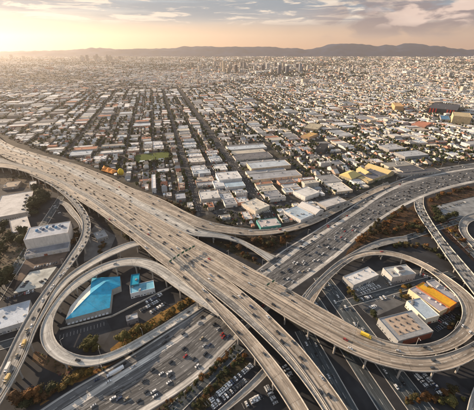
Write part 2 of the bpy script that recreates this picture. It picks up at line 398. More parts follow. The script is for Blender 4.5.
class Ribbon:
    """a road surface between two surveyed edges"""
    def __init__(s, NE, SE, z, step=5.0):
        zf = [q[0] for q in z]; zz = [q[1] for q in z]
        E = []
        for e in (NE, SE):
            q, f = spline(e)
            h = np.interp(f, zf, zz)
            w = np.array([(*G(x, y, k), k) for (x, y), k in zip(q, h)])
            d = np.r_[0, np.cumsum(np.hypot(*np.diff(w[:, :2], axis=0).T))]
            E.append((w, d))
        # pair the two edges point for point (dynamic time warping), so cross sections stay square
        m = 160; f = np.linspace(0, 1, m)
        A, B = [np.c_[[np.interp(f, d / d[-1], w[:, c]) for c in range(3)]].T for w, d in E]
        D = np.hypot(A[:, None, 0] - B[None, :, 0], A[:, None, 1] - B[None, :, 1]) ** 2
        T = np.full((m + 1, m + 1), 1e18); T[0, 0] = 0
        for i in range(m):
            ti, tn, di = T[i], T[i + 1], D[i]
            for j in range(m): tn[j + 1] = di[j] + min(ti[j], ti[j + 1], tn[j])
        i = j = m; path = []
        while i > 0 and j > 0:
            path.append((i - 1, j - 1)); k = int(np.argmin((T[i - 1, j - 1], T[i - 1, j], T[i, j - 1])))
            if k != 2: i -= 1
            if k != 1: j -= 1
        path = np.array(path[::-1], float)
        ker = np.hanning(15)[1:-1]; ker /= ker.sum()
        pp = np.pad(path, ((6, 6), (0, 0)), mode='edge'); path = np.c_[[np.convolve(pp[:, c], ker, 'valid') for c in (0, 1)]].T
        path[0] = 0; path[-1] = m - 1
        ia = np.arange(m)
        r = [np.c_[[np.interp(path[:, k], ia, Q[:, c]) for c in range(3)]].T for k, Q in ((0, A), (1, B))]
        cc = (r[0] + r[1]) / 2; d = np.r_[0, np.cumsum(np.hypot(*np.diff(cc[:, :2], axis=0).T))]
        n = max(8, int(d[-1] / step)); f = np.linspace(0, d[-1], n)
        r = [np.c_[[np.interp(f, d, Q[:, c]) for c in range(3)]].T for Q in r]
        r = [smooth_w(a) for a in r]
        zc = (r[0][:, 2] + r[1][:, 2]) / 2
        for a in r: a[:, 2] = zc
        s.N, s.S = r; s.n = n
        s.C = (s.N + s.S) / 2
        s.d = np.r_[0, np.cumsum(np.linalg.norm(np.diff(s.C, axis=0), axis=1))]; s.L = s.d[-1]
        s.W = np.hypot(*(s.N - s.S)[:, :2].T); s.width = float(np.median(s.W))
    def at(s, dist, across):
        """across: 0 at the S edge, 1 at the N edge; returns position, heading"""
        dist = min(max(dist, .1), s.L - .1)
        q = [np.interp(dist, s.d, s.S[:, c]) * (1 - across) + np.interp(dist, s.d, s.N[:, c]) * across for c in range(3)]
        i = min(max(int(np.searchsorted(s.d, dist)), 1), s.n - 1)
        t = (s.S[i] - s.S[i - 1]) * (1 - across) + (s.N[i] - s.N[i - 1]) * across
        return q, math.atan2(t[1], t[0]), math.atan2(t[2], math.hypot(t[0], t[1]))
    def w_at(s, dist): return float(np.interp(dist, s.d, s.W))
    def surface(s, name, mat, parent=None, lift=0.0, thick=1.7, kind=None, inset=.06, mesh_name=None):
        V = []; F = []; UV = []
        c = s.C; x = s.N - s.S; x = x / np.linalg.norm(x, axis=1)[:, None]
        for i in range(s.n):
            a = s.S[i] + x[i] * inset; b = s.N[i] - x[i] * inset; z = a[2] + lift
            w = s.W[i]; k = min(2.6, w * .2)
            ring = [(a[0], a[1], z), (b[0], b[1], z)]
            if thick > 0:
                bi = b - x[i] * k; ai = a + x[i] * k
                ring += [(b[0], b[1], z - .5), (bi[0], bi[1], z - thick), (ai[0], ai[1], z - thick), (a[0], a[1], z - .5)]
            V += ring
        m = 6 if thick > 0 else 2
        for i in range(s.n - 1):
            p = i * m; q = p + m
            if thick > 0:
                for k in range(6):
                    j = (k + 1) % 6; F.append((p + k, p + j, q + j, q + k)[::-1] if True else 0)
            else: F.append((p, p + 1, q + 1, q)[::-1])
        if thick > 0:
            F.append(tuple(range(6))); F.append(tuple((s.n - 1) * 6 + k for k in reversed(range(6))))
        me = bpy.data.meshes.new(name); me.from_pydata([tuple(map(float, v)) for v in V], [], F)
        uvl = me.uv_layers.new(name='UVMap')
        vals = np.zeros((s.n, m, 2))
        for i in range(s.n):
            w = s.W[i]; u = [0, w, w, w * .8, w * .2, 0][:m]
            vals[i, :, 0] = u; vals[i, :, 1] = s.d[i]
        vals = vals.reshape(-1, 2)
        li = np.zeros(len(me.loops), int); me.loops.foreach_get('vertex_index', li)
        uvl.data.foreach_set('uv', vals[li].ravel())
        me.materials.append(MATS[mat]); me.update()
        o = new_obj(name, me, parent, kind=kind)
        # faces must look up
        bm = bmesh.new(); bm.from_mesh(me); bmesh.ops.recalc_face_normals(bm, faces=bm.faces[:])
        if thick <= 0:
            for fc in bm.faces:
                if fc.normal.z < 0: fc.normal_flip()
        bm.to_mesh(me); bm.free()
        return o
    def rail(s, name, side, parent, d0=0, d1=1e9, h=.95, t=.38, mat='parapet', inset=.1, kind=None, frac=None):
        d1 = min(d1, s.L)
        ds = np.arange(d0, d1, 5.0); ds = np.r_[ds, d1] if d1 - ds[-1] > .5 else ds
        if len(ds) < 2: return None
        m = MB()
        for k, dd in enumerate(ds):
            w = s.w_at(dd)
            fa = {'N': 1 - inset / w, 'S': inset / w}.get(side, frac)
            fb = {'N': 1 - (inset + t) / w, 'S': (inset + t) / w}.get(side, (frac or 0) + t / w)
            a = s.at(dd, fa)[0]; b = s.at(dd, fb)[0]
            m.v += [(a[0], a[1], a[2] - .05), (b[0], b[1], b[2] - .05), (b[0], b[1], b[2] + h), (a[0], a[1], a[2] + h)]
            if k:
                p = (k - 1) * 4; q = k * 4
                for e in ((1, 2), (2, 3), (3, 0)): m.f.append((p + e[0], q + e[0], q + e[1], p + e[1]))
        m.f.append((0, 1, 2, 3)); e = (len(ds) - 1) * 4; m.f.append((e + 3, e + 2, e + 1, e))
        o = m.build(name, mat, parent, kind=kind)
        bm = bmesh.new(); bm.from_mesh(o.data); bmesh.ops.recalc_face_normals(bm, faces=bm.faces[:]); bm.to_mesh(o.data); bm.free()
        return o
    def markings(s, parent, lanes, edge=True, lift=.025, name='lane_marking', margin=.7, every=12.0, dash=4.0, wid=.3, d0=0, d1=1e9):
        m = MB(); d1 = min(d1, s.L)
        def strip(da, db, fa, w):
            qs = []
            for dd in (da, db):
                W = s.w_at(dd); a = s.at(dd, fa - w / 2 / W)[0]; b = s.at(dd, fa + w / 2 / W)[0]
                qs.append((a, b))
            (a, b), (c, e) = qs
            z = lift
            m.quad((a[0], a[1], a[2] + z), (c[0], c[1], c[2] + z), (e[0], e[1], e[2] + z), (b[0], b[1], b[2] + z))
        dd = d0
        while dd < d1 - every:
            W = s.w_at(dd)
            for k in range(1, lanes):
                strip(dd, dd + dash, (margin + (W - 2 * margin) * k / lanes) / W, wid)
            if edge:
                for fa in (margin / W, 1 - margin / W): strip(dd, dd + every, fa, wid * .9)
            dd += every
        if m.f:
            o = m.build(name, 'marking', parent, kind='stuff'); 
            bm = bmesh.new(); bm.from_mesh(o.data)
            for fc in bm.faces:
                if fc.normal.z < 0: fc.normal_flip()
            bm.to_mesh(o.data); bm.free()
            return o
def pier(parent, x, y, ztop, hd, w, ncol=1):
    m = MB(); c, s_ = math.cos(hd), math.sin(hd)
    def pt(u, v): return (x + u * c - v * s_, y + u * s_ + v * c)
    cols = [0] if ncol == 1 else [-w * .28, w * .28]
    for v0 in cols:
        r = .95
        poly = [pt(r * math.cos(a), v0 + r * math.sin(a)) for a in [k * math.pi / 4 for k in range(8)]]
        m.prism(poly, 0, ztop - 1.2)
    hw = w * (.42 if ncol > 1 else .32)
    m.prism([pt(-.9, -hw), pt(.9, -hw), pt(.9, hw), pt(-.9, hw)], ztop - 1.3, ztop, bottom=True)
    return m.build('pier', 'pier_concrete', parent)

RIB = {}
Z = 13.0
TOPL = [(-15, 126), (0, 138.8), (12.7, 146), (25.4, 150.2), (42, 155.3), (60, 160), (75, 164), (88, 169), (110, 177.5), (130, 187.5)]
NRAMP_N = TOPL + [(150, 194.5), (169, 203), (185.5, 212), (200.8, 219), (215, 223.5), (230, 226.5), (250, 229.5), (262, 230), (282, 228), (300, 223), (320, 214.5), (340, 205), (358, 196), (372, 189), (388, 182)]
LINE2 = [(-15, 127.7), (0, 141.4), (12.7, 148.5), (25.4, 152.5), (42, 158), (60, 163.5), (75, 168.5), (88, 173.8), (100, 179.5), (119, 189), (130.5, 195.5), (144.4, 203), (160, 210), (175, 217), (189, 224)]
NRAMP_S = LINE2 + [(200, 228.5), (213, 231.3), (225, 233), (240, 235), (251, 235.8), (261, 235.5), (282, 233), (310, 225.5), (340, 211), (358, 202), (374, 194), (391, 186.5)]
CONN_N = LINE2 + [(200, 230.2), (212.7, 232), (230.5, 236), (244.4, 241), (260, 249.5), (276, 256.5)]
LINE3 = [(-15, 130), (0, 145), (12.7, 151), (25.4, 155), (42, 161), (60, 168), (79, 177.5), (100, 186.5), (119, 196), (138, 208), (150, 214.2), (160, 219.8), (169, 224.8), (188, 234.4)]
CONN_S = LINE3 + [(196, 236.8), (207, 236.8), (219, 238), (232, 240.8), (244.4, 245.5), (257, 253.5), (268, 261.5)]
INNER = [(210, 246.3), (225, 254), (250, 267.5), (266.5, 277), (288, 289), (309, 301), (328, 311.8), (343, 320.5), (355, 327.5), (373, 337), (392, 343), (411, 345.6), (427, 344.2), (440, 340), (452, 332), (460, 321), (462.3, 311), (459, 299), (446, 286), (431, 273), (414, 263), (398, 257.6), (383, 255), (366, 256), (350, 262), (337, 273), (326, 284), (316, 300), (310, 312)]
CGAP = [(-15, 134.5), (0, 150.5), (12.7, 155), (25.4, 159), (42, 165), (60, 172.4), (85.5, 185), (100, 192.6), (119, 203), (138, 214.4), (150, 221.7), (169, 233), (188, 244.5), (210, 256.5), (229, 269), (244.4, 278.2), (266.5, 290), (287, 301.5), (309, 316), (332, 329), (350, 338.8), (368, 346.8), (390, 353), (411, 356.8), (431, 355.8), (452, 350.5), (469, 341), (480, 328), (483, 314), (477, 300), (466, 290), (454, 281), (437, 269.5), (418, 259.5), (400, 253), (383, 250.2), (364, 251), (345, 257.5), (331, 267), (320, 277), (307, 293), (299, 306)]
D1_N = LINE3 + INNER
D1_S = CGAP
LINE4 = [(150, 229), (165, 239), (179, 248), (200, 262), (218, 273), (229, 280.5)]
EGAP = [(-20, 157.5), (0, 157.5), (7.6, 160.6), (23, 165), (38, 169.6), (50, 174.5), (60, 179), (71.6, 185), (88, 193.8), (101, 202), (111.4, 210), (125.4, 220), (142, 232.5), (160, 243.5), (179, 257), (200, 276), (219, 289.5), (238, 303.5), (256, 321), (273, 337), (288.5, 353.5), (309.6, 381), (328.6, 410), (342, 434)]
LINE4L = [(-15, 136.5), (0, 152.6), (12.7, 157), (25.4, 161.5), (42, 167.3), (60, 175.2), (85.5, 188), (100, 196), (119, 207), (135, 218)]
D2_N = [(a, b) for a, b in CGAP[:23]] + [(390, 353.8), (411, 357.6), (431, 356.6), (452, 351.6), (474, 341), (492, 326), (505, 305)]
D2_S = LINE4L + LINE4 + [(244.4, 290.5), (262.7, 303), (281.7, 315.3), (302.7, 328), (316, 335), (334, 345), (350, 353.4), (368, 361.8), (390, 368.4), (411, 372.4), (430, 373.2), (452, 370), (474, 360), (496, 343), (514, 318)]
M1_N = LINE4L + LINE4 + [(240, 289.5), (262, 308), (282, 327.5), (303, 349), (322, 373), (340, 397), (350, 412), (362, 432)]
LINE5 = [(-20, 162.5), (0, 162.7), (7.6, 163.5), (23, 168), (38, 173), (50, 178), (60, 183), (71.6, 190), (88, 199.5), (100, 208), (112, 216.5), (131, 230.5), (150, 245), (169, 258.5), (185, 271), (200, 284)]
M1_S = [(-15, 138), (0, 154.3), (7.6, 158.8), (15, 162)] + EGAP[3:]
M2_S = LINE5 + [(210, 292), (221, 301), (234, 311.8), (250.5, 326), (266, 341), (282, 357), (303, 382.5), (322, 410), (336, 434)]
L_N = LINE5 + [(209, 293), (220, 303), (233, 314), (244, 326), (258, 341), (283.5, 371.5), (309, 410), (322, 434)]
L_S = [(-20, 167), (5, 167.8), (23, 171.4), (38, 177.2), (51, 183), (61, 188), (69, 193), (79, 200.5), (100, 214), (112.7, 224), (131.7, 238), (144.4, 249), (156, 259), (166, 266.5), (178, 276), (190, 286.5), (207, 303), (225, 323), (250, 352), (273, 384), (290, 410), (303, 434)]
V_N = [(219, 314.5), (211, 306.2), (203, 298.5), (190, 287), (178, 276.8), (164, 266.2), (152, 260.5), (140, 257.8), (124, 257.8), (105, 263), (92.7, 268.5), (80, 276), (66, 288), (56, 300), (45, 316.5), (39.3, 331), (39.4, 341), (45, 352), (57, 361.8), (74, 367.5), (92, 367.3), (107, 363.3), (122, 357.5), (138, 348.5), (164, 332.5), (190, 316), (216, 299)]
V_S = [(218.5, 316.5), (206, 308.5), (192, 299), (180, 291), (169, 283), (157.6, 274.5), (148, 269.2), (138, 266.3), (124, 265.6), (107, 270), (92.7, 277.4), (80, 285.7), (70, 293), (60, 304.5), (54, 317), (52.3, 329), (56.5, 342), (66, 350.8), (82, 356.6), (99, 356.6), (108, 353.8), (117, 350), (135, 340), (164, 323.5), (190, 307), (214, 291)]
V_Z = [(0, Z - .02), (.13, Z - .02), (.3, Z), (.55, 10.5), (.74, 6), (.86, 1.0), (.93, .3), (1, .25)]
U_N = [(141, 240.3), (134.6, 240.5), (118, 246.3), (105, 251.8), (92.7, 259), (80, 266.3), (70, 273.3), (61.5, 280.5), (53, 292), (47, 303), (40, 316), (32, 331), (26.5, 351), (22, 360), (14, 375), (7, 389), (-6, 408)]
U_S = [(144, 244.8), (136, 245.8), (120, 252.3), (106, 258.3), (93.5, 265.3), (81, 273), (72, 279.5), (64, 287), (57, 296), (51.5, 304), (43, 318), (35, 333), (29, 351), (25, 360), (17, 375.5), (9.5, 390), (-3, 410)]
LV_N = [(30, 174.8), (40, 179), (50, 183.4), (61, 189), (69, 193.6), (78, 201), (85.5, 210.5), (90.4, 221), (90.6, 232), (88, 241.5), (80, 254), (70.8, 266.6), (60.6, 279), (50, 294), (43, 306), (37, 319), (30, 335), (25, 351), (16, 370), (8, 385), (-7, 407)]
LV_S = [(30, 175.2), (40, 179.8), (51, 185.5), (57.6, 190.4), (65, 196.5), (73, 205), (79.5, 214), (82.3, 222), (82, 232), (78.5, 241.5), (70.8, 252.7), (62, 266), (51, 281), (40, 296), (30.5, 310), (22, 325), (13, 342), (7.5, 354), (2, 366), (-6, 381), (-20, 402)]
W_N = [(407, 236.2), (395, 237), (380, 240), (367.5, 244.6), (353, 252.2), (340, 260), (329, 268.5), (318, 279), (306, 291), (297, 303)]
W_S = [(408, 242), (396, 243), (382, 246.3), (370, 250), (357, 255.5), (344, 262.5), (333, 270.5), (323, 279), (311, 292), (303, 304)]
X_N = [(424, 197), (423.5, 204), (427, 213), (439, 231.6), (453, 250), (466, 265), (478, 279), (494, 298)]
X_S = [(414, 202), (414.5, 208), (419, 217), (431, 235), (445.5, 256), (459, 275.5), (472, 292.5), (488, 314)]
I110_N = [(-10, 444), (42, 408), (80, 383.5), (100, 373), (128.5, 356), (164, 333), (200, 310), (230, 288.5), (257, 269.5), (282, 250.5), (300, 239.5), (321, 226.5), (342, 213), (363, 198.5), (380, 188), (400, 179.5), (427, 170.5), (455, 165.5), (490, 161), (540, 157)]
I110_S = [(80, 456), (128, 424), (150, 411), (181, 391.5), (206, 372), (232, 345), (262, 317), (291, 291), (310, 277.5), (331, 262), (350, 246), (366, 231.5), (391, 213.5), (408, 204.5), (424, 197.3), (445, 190), (474, 183), (500, 178.5), (550, 172)]
MED = [(35, 434), (60, 418.5), (90, 399), (122, 377.5), (150, 360), (180, 340.5), (210, 319.5), (240, 296), (270, 272.5), (300, 250), (331, 230), (359, 212), (384, 194.5), (400, 187), (427, 178), (455, 172), (490, 167), (540, 162)]
MED2 = [(x - 3.4 * k, y - 3.0 * k) for (x, y), k in zip(MED, (1.6, 1.5, 1.35, 1.25, 1.15, 1.05, 1, .95, .9, .85, .78, .7, .62, .58, .5, .45, .4, .4))]
STRAND_N = [(60, 200), (64, 201), (69.5, 204), (75, 210.5), (80, 217), (83, 224), (83, 230)]
STRAND_S = [(59, 204), (62.7, 205), (67, 211), (72, 216.5), (77.5, 222.5), (80, 228), (80, 233)]

def viaduct(key, name, label, Npts, Spts, z, mat, lanes, rails='NS', rN=(0, 1e9), rS=(0, 1e9), piers=True, step=28, cat='overpass', pier_from=0, margin=.7, ncol=None, inset=.08):
    r = Ribbon(Npts, Spts, [(f, h * ZK) for f, h in z]); RIB[key] = r
    lanes = max(1, round((r.width - 1.6) / 3.7))
    root = empty(name, tuple(float(q) for q in (r.C[r.n // 2][0], r.C[r.n // 2][1], 0)))
    inv = Matrix.Translation(root.location).inverted()
    kids = [r.surface('deck', mat, root, inset=inset)]
    if 'N' in rails: kids.append(r.rail('parapet', 'N', root, *rN, inset=inset + .04))
    if 'S' in rails: kids.append(r.rail('parapet', 'S', root, *rS, inset=inset + .04))
    if lanes: kids.append(r.markings(root, lanes, margin=margin))
    if piers: 
        dd = pier_from + 8.0
        while dd < r.L - 6:
            q, hd, sl = r.at(dd, .5); w = r.w_at(dd)
            if q[2] > 4.5 and not blocked(q[0], q[1]):
                kids.append(pier(root, q[0], q[1], q[2] - 1.65, hd, w, ncol or (1 if w < 11 else 2)))
            dd += step
    for k in kids:
        if k: k.matrix_parent_inverse = inv
    tag(root, label, cat, 'elevated motorway decks')
    return r
MEDR = Ribbon(MED2, MED, [(0, 0), (1, 0)])
FREE = Ribbon(I110_N, I110_S, [(0, .06), (1, .06)])
def poly_d(rib, x, y):
    d = np.hypot(rib.C[:, 0] - x, rib.C[:, 1] - y); i = int(d.argmin()); return d[i], min(rib.W[i], rib.width * 1.7), i
def blocked(x, y):
    d, w, i = poly_d(FREE, x, y)
    if d > w / 2 + 1: return False
    return poly_d(MEDR, x, y)[0] > 2.5

# I-110: at grade
RIB['free'] = FREE
fo = FREE.surface('freeway', 'road_concrete', thick=0, kind='structure')
med = MEDR.surface('freeway_median', 'shoulder_concrete', lift=.10, thick=0, kind='structure')
class Strip(Ribbon):
    def __init__(s, base, f0, f1):
        s.n = base.n; d = base.N - base.S; s.S = base.S + d * f0; s.N = base.S + d * f1; s.C = (s.N + s.S) / 2
        s.d = base.d; s.L = base.L; s.W = np.hypot(*(s.N - s.S)[:, :2].T); s.width = float(np.median(s.W))
Strip(FREE, .015, .105).surface('freeway_shoulder', 'shoulder_concrete', lift=.02, thick=0, kind='structure')
Strip(FREE, .955, .99).surface('freeway_shoulder', 'shoulder_concrete', lift=.02, thick=0, kind='structure')
Strip(FREE, .60, .66).surface('freeway_barrier_strip', 'shoulder_concrete', lift=.03, thick=0, kind='structure') if False else None
FREE.markings(fo, 11, edge=False, lift=.03, every=13, dash=4, wid=.25, margin=4); 
viaduct('nramp', 'ramp_viaduct', 'tan slip road curving from the great viaduct along the edge of town', NRAMP_N, NRAMP_S, [(0, Z), (.40, Z), (.52, Z - 1), (.74, 4), (.9, .5), (1, .2)], 'deck_concrete', 2)
viaduct('conn', 'connector_viaduct', 'pale connector ramp bending from the great viaduct down to the lower freeway', CONN_N, CONN_S, [(0, Z), (.55, Z), (.74, Z - .8), (.9, 5.5), (1, 2.0)], 'deck_pale', 2, rails='NS', rN=(330, 1e9))
viaduct('d1', 'loop_viaduct', 'inner deck of the great viaduct that curls into the big round loop', D1_N, D1_S, [(0, Z), (.30, Z), (.46, Z), (.60, 11.5), (.72, 10), (.86, 8), (.93, 5.5), (1, 4.6)], 'deck_concrete', 3, inset=.5)
viaduct('d2', 'outer_viaduct', 'outer deck sweeping beside the round loop and out past its lower rim', D2_N, D2_S, [(0, Z), (1, Z)], 'deck_concrete', 3, rails='NS', inset=.4)
viaduct('m1', 'middle_viaduct', 'pinkish middle deck with traffic diving under the camera', M1_N, M1_S, [(0, Z), (1, Z)], 'deck_concrete', 3, rails='NS', rN=(150, 1e9), inset=.4)
viaduct('m2', 'narrow_viaduct', 'narrow grey deck running alongside the pinkish middle deck', EGAP, M2_S, [(0, Z), (1, Z)], 'deck_grey', 1, rails='NS', piers=False, inset=.4)
viaduct('l', 'broad_viaduct', 'broad tan deck nearest the sunken car park, curving off below', L_N, L_S, [(0, Z), (1, Z)], 'deck_concrete', 3, rails='NS')
viaduct('v', 'loop_ramp', 'grey loop ramp circling the blue roofed hall', V_N, V_S, V_Z, 'deck_pale', 2)
viaduct('u', 'slim_ramp', 'slim grey ramp running outside the loop around the blue roofed hall', U_N, U_S, [(0, 11), (.3, 10.5), (.5, 10), (1, 10)], 'deck_pale', 1)
viaduct('lv', 'queue_viaduct', 'grey viaduct full of queuing traffic beside the big white box building', LV_N, LV_S, [(0, Z), (.35, 12), (.6, 10.0), (1, 10.0)], 'deck_grey', 3)
viaduct('w', 'stub_ramp', 'short grey green ramp joining the outside of the round loop', W_N, W_S, [(0, 1.0), (.3, 5), (.6, 6.5), (1, 4.6)], 'deck_grey', 1)
viaduct('x', 'crossing_ramp', 'straight ramp full of cars crossing the red brown scrub', X_N, X_S, [(0, .5), (.18, 2.5), (.4, 7), (1, 10)], 'deck_grey', 3)
STR = Ribbon(STRAND_N, STRAND_S, [(0, 4), (1, 11)]); RIB['strand'] = STR
viaduct('strand', 'merging_ramp', 'short ramp merging into the queuing viaduct behind the white box building', STRAND_N, STRAND_S, [(0, 3), (.5, 8), (1, 11.6)], 'deck_grey', 1)
print({k: (round(v.L), round(v.width, 1), round(float(v.W.min()), 1), round(float(v.W.max()), 1)) for k, v in RIB.items()})

# ------------------------------------------------------------------ flat ground sheets and streets
def sheet(name, pts, z, mat, color=None, pix=True, kind='structure'):
    w = [G(*p, z) if pix else p for p in pts]
    m = MB(); m.v = [(x, y, z) for x, y in ccw(w)]; m.f = [tuple(range(len(w)))]
    return m.build(name, mat, color=color, kind=kind)
sheet('yard_ground', [(-60, 168), (0, 168), (60, 195), (140, 250), (200, 235), (250, 240), (290, 240), (345, 205), (400, 190), (474, 180), (560, 180), (560, 452), (237, 452), (-100, 452), (-150, 300)], .015, 'asphalt_patch', (.027, .028, .031))
BARE = []
for pts, c in (
    ([(40, 404), (80, 375), (98, 368.5), (112, 364), (128, 355), (100, 371.5), (80, 382), (40, 406)], (.19, .10, .035)),
    ([(112, 355), (136, 339), (164, 322), (196, 301), (188, 297), (160, 313), (132, 331), (110, 349)], (.24, .135, .04)),
    ([(150, 413), (185, 391), (210, 371), (234, 347), (241, 352), (222, 366), (178, 406), (168, 413)], (.055, .045, .026)),
    ([(190, 412), (226, 372), (242, 357), (250, 362), (236, 378), (206, 412)], (.06, .05, .028)),
    ([(34, 351), (50, 357), (74, 367), (66, 378), (46, 369), (32, 361)], (.15, .095, .055)),
    ([(348, 250), (366, 235), (391, 217), (414, 205), (421, 217), (433, 237), (410, 236), (380, 238), (362, 245), (345, 256)], (.085, .05, .028)),
    ([(425, 199), (474, 186), (474, 196), (442, 204), (436, 222), (428, 214)], (.075, .045, .028)),
    ([(436, 224), (456, 218), (470, 240), (474, 262), (462, 250), (446, 236)], (.10, .05, .03)),
    ([(205, 240), (228, 242), (250, 256), (266, 268), (250, 262), (226, 250)], (.045, .036, .022)),
    ([(238, 240), (276, 237), (300, 234), (290, 242), (270, 254), (256, 246)], (.06, .042, .026)),
    ([(-30, 168), (20, 172), (48, 186), (52, 192), (38, 190), (0, 184), (-40, 184)], (.13, .10, .07)),
    ([(0, 232), (20, 226), (30, 244), (24, 262), (10, 276), (-20, 300), (-30, 260)], (.13, .105, .075))):
    sheet('bare_ground', pts, .03, 'plain_ground', c); BARE.append((pts, c))
for pts, c in (
    ([(13, 293.5), (30, 272), (57, 266.5), (42, 287)], (.42, .43, .40)),
    ([(26, 252), (72, 243.5), (62, 264), (30, 270), (14, 290)], (.125, .09, .07)),
    ([(84, 238), (96, 224), (116, 236), (110, 250), (92, 259), (84, 262)], (.13, .125, .12)),
    ([(432, 207), (474, 197), (480, 213), (446, 220)], (.20, .21, .215)),
    ([(352, 300), (392, 286), (408, 302), (372, 318)], (.10, .10, .10)), ([(344, 283), (386, 268), (420, 268), (438, 281), (400, 284), (352, 297)], (.075, .075, .075)), ([(408, 372), (440, 370), (470, 392), (440, 402)], (.045, .045, .05)),
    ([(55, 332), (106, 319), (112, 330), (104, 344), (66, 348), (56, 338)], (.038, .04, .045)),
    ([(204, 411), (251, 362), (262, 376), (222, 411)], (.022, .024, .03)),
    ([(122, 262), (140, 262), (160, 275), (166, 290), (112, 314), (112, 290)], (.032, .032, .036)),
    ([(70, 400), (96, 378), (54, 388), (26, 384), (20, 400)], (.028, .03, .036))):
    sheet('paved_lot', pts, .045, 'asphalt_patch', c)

class Line:
    def __init__(s, a, b, w, z=.06):
        d = math.hypot(b[0] - a[0], b[1] - a[1]); n = max(2, int(d / 40))
        nx, ny = -(b[1] - a[1]) / d, (b[0] - a[0]) / d
        f = np.linspace(0, 1, n)[:, None]
        c = np.array([[*a, z]]) * (1 - f) + np.array([[*b, z]]) * f
        off = np.array([nx, ny, 0]) * w / 2
        s.N = c + off; s.S = c - off; s.C = c; s.n = n; s.d = (f * d).ravel(); s.L = d; s.W = np.full(n, w); s.width = w
for k in ('at', 'w_at', 'surface', 'markings', 'rail'): setattr(Line, k, getattr(Ribbon, k))
A_ST = []
def fill(lo, hi, pitch):
    n = max(1, round((hi - lo) / pitch)); return [lo + (hi - lo) * k / n for k in range(n)]
_maj = [-1760 * K, -660 * K, -300 * K, -197 * K, 41 * K, 129 * K, 195 * K, 345 * K, 425 * K, 780 * K, 1760 * K]
for lo, hi in zip(_maj, _maj[1:]): A_ST += fill(lo, hi, 78)
MAJ_A = {round(v * K) for v in (-197, 41, 425)}; BLVD = round(129 * K)
_mb = [237 * K, 357 * K, 437 * K, 545 * K, 655 * K, 890 * K, 1150 * K, 1780 * K]
B_ST = []
for lo, hi in zip(_mb, _mb[1:]): B_ST += fill(lo, hi, 125)
MAJ_B = {round(v * K) for v in (357, 545, 890)}
A_ST.append(_maj[-1]); B_ST.append(_mb[-1])
A_ST = [round(v) for v in A_ST]; B_ST = [round(v) for v in B_ST]
def in_city(x, y, pad=0):
    dz = -CAM_H; d = y * CP - dz * SP
    if d < 10: return False
    px, py = P(x, y)
    return py < CITY_Y(px) - pad
_cx = [-400, -15, 0, 42, 88, 130, 160, 200, 250, 282, 310, 340, 370, 395, 427, 474, 700]
_cy = [40, 121, 135, 152, 166, 185, 197, 216, 229.5, 227, 217, 203, 188, 175.5, 167.5, 161.5, 127]
def CITY_Y(px): return float(np.interp(px, _cx, _cy))
st_z = {}
def add_street(a, b, w, z, lanes, mark):
    l = Line(a, b, w, z)
    o = l.surface('street', 'street_asphalt', thick=0, kind='structure')
    if mark: l.markings(o, lanes, name='lane_marking', edge=False, lift=.02, every=16, dash=5, wid=.3, d1=900)
    return l
STREETS = []
def clipped(fn, lo, hi, step=6):
    """the stretch of a street line that lies inside the town and near the view"""
    ok = []
    for t in np.arange(lo, hi, step):
        x, y = fn(t)
        if not in_city(x, y): continue
        px, py = P(x, y)
        if -120 < px < 600: ok.append(t)
    return (min(ok), max(ok)) if len(ok) > 8 else None
for i, s_ in enumerate(A_ST):
    c = clipped(lambda t: ST(s_, t), 150 * K, 4200 * K)
    if c:
        w = 27 if s_ == BLVD else (17 if s_ in MAJ_A else 10)
        STREETS.append((add_street(ST(s_, c[0]), ST(s_, c[1]), w, .05, 4 if w > 14 else 2, w > 14), 'A', s_, w))
for t_ in B_ST:
    c = clipped(lambda s: ST(s, t_), -1600 * K, 1800 * K)
    if c:
        w = 17 if t_ in MAJ_B else 10
        STREETS.append((add_street(ST(c[0], t_), ST(c[1], t_), w, .075, 4 if w > 14 else 2, w > 14), 'B', t_, w))
# streets below the decks
UNDER = []
for a, b, w, ln in (((303, 330), (363, 440), 15, 4), ((312, 296), (406, 440), 11, 2), ((337, 306), (452, 274), 9, 2), ((321, 277), (442, 438), 17, 4),
                    ((172, 412), (240, 346), 9, 2), ((-6, 302), (62, 196), 10, 2), ((400, 240), (474, 216), 9, 2), ((452, 232), (500, 280), 9, 2), ((-20, 352), (30, 337), 9, 2), ((112, 317), (172, 287), 1.6, 0), ((60, 330), (112, 317), 1.6, 0)):
    if ln:
        l = Line(G(*a), G(*b), w * 1.25, .06 + .012 * len(UNDER)); o = l.surface('street', 'low_road', thick=0, kind='structure'); l.markings(o, ln, lift=.02, wid=.2, every=14, dash=5, margin=.4); UNDER.append(l)
        for sd_ in 'NS': l.rail('kerb', sd_, None, h=.16, t=.4, mat='parapet', inset=-.3, kind='structure')
    else:
        l = Line(G(*a), G(*b), w, 0)
        r0 = empty('boundary_wall', tuple(l.C[0])); o = l.rail('wall_face', 'C', r0, h=2.2, t=.6, mat='parapet', frac=.3); o.matrix_parent_inverse = Matrix.Translation(r0.location).inverted()
        tag(r0, 'low pale wall running between the blue roofed buildings and the striped car park' if a[0] > 100 else 'low pale wall in front of the blue roofed hall, above the striped car park', 'wall')
qr = Ribbon([(214, 414), (240, 391), (256, 376), (270, 360)], [(226, 414), (250, 394), (263, 382), (276, 367)], [(0, 3), (1, 5)]); RIB['q'] = qr
viaduct('q', 'short_ramp', 'short grey ramp between two lit car parks under the broad deck', [(214, 414), (240, 391), (256, 376), (268, 362)], [(224, 414), (249, 394), (263, 381), (275, 367)], [(0, 4), (1, 6)], 'deck_grey', 2)
viaduct('y', 'curved_slip_ramp', 'pale curved slip ramp beside the red brown scrub at the edge', [(484, 212), (470, 213.5), (461, 219), (458, 227), (461, 235), (472, 247)], [(486, 219), (474, 220.5), (468, 225), (467, 230), (470, 236), (480, 245)], [(0, .5), (1, 2)], 'deck_grey', 1, piers=False)
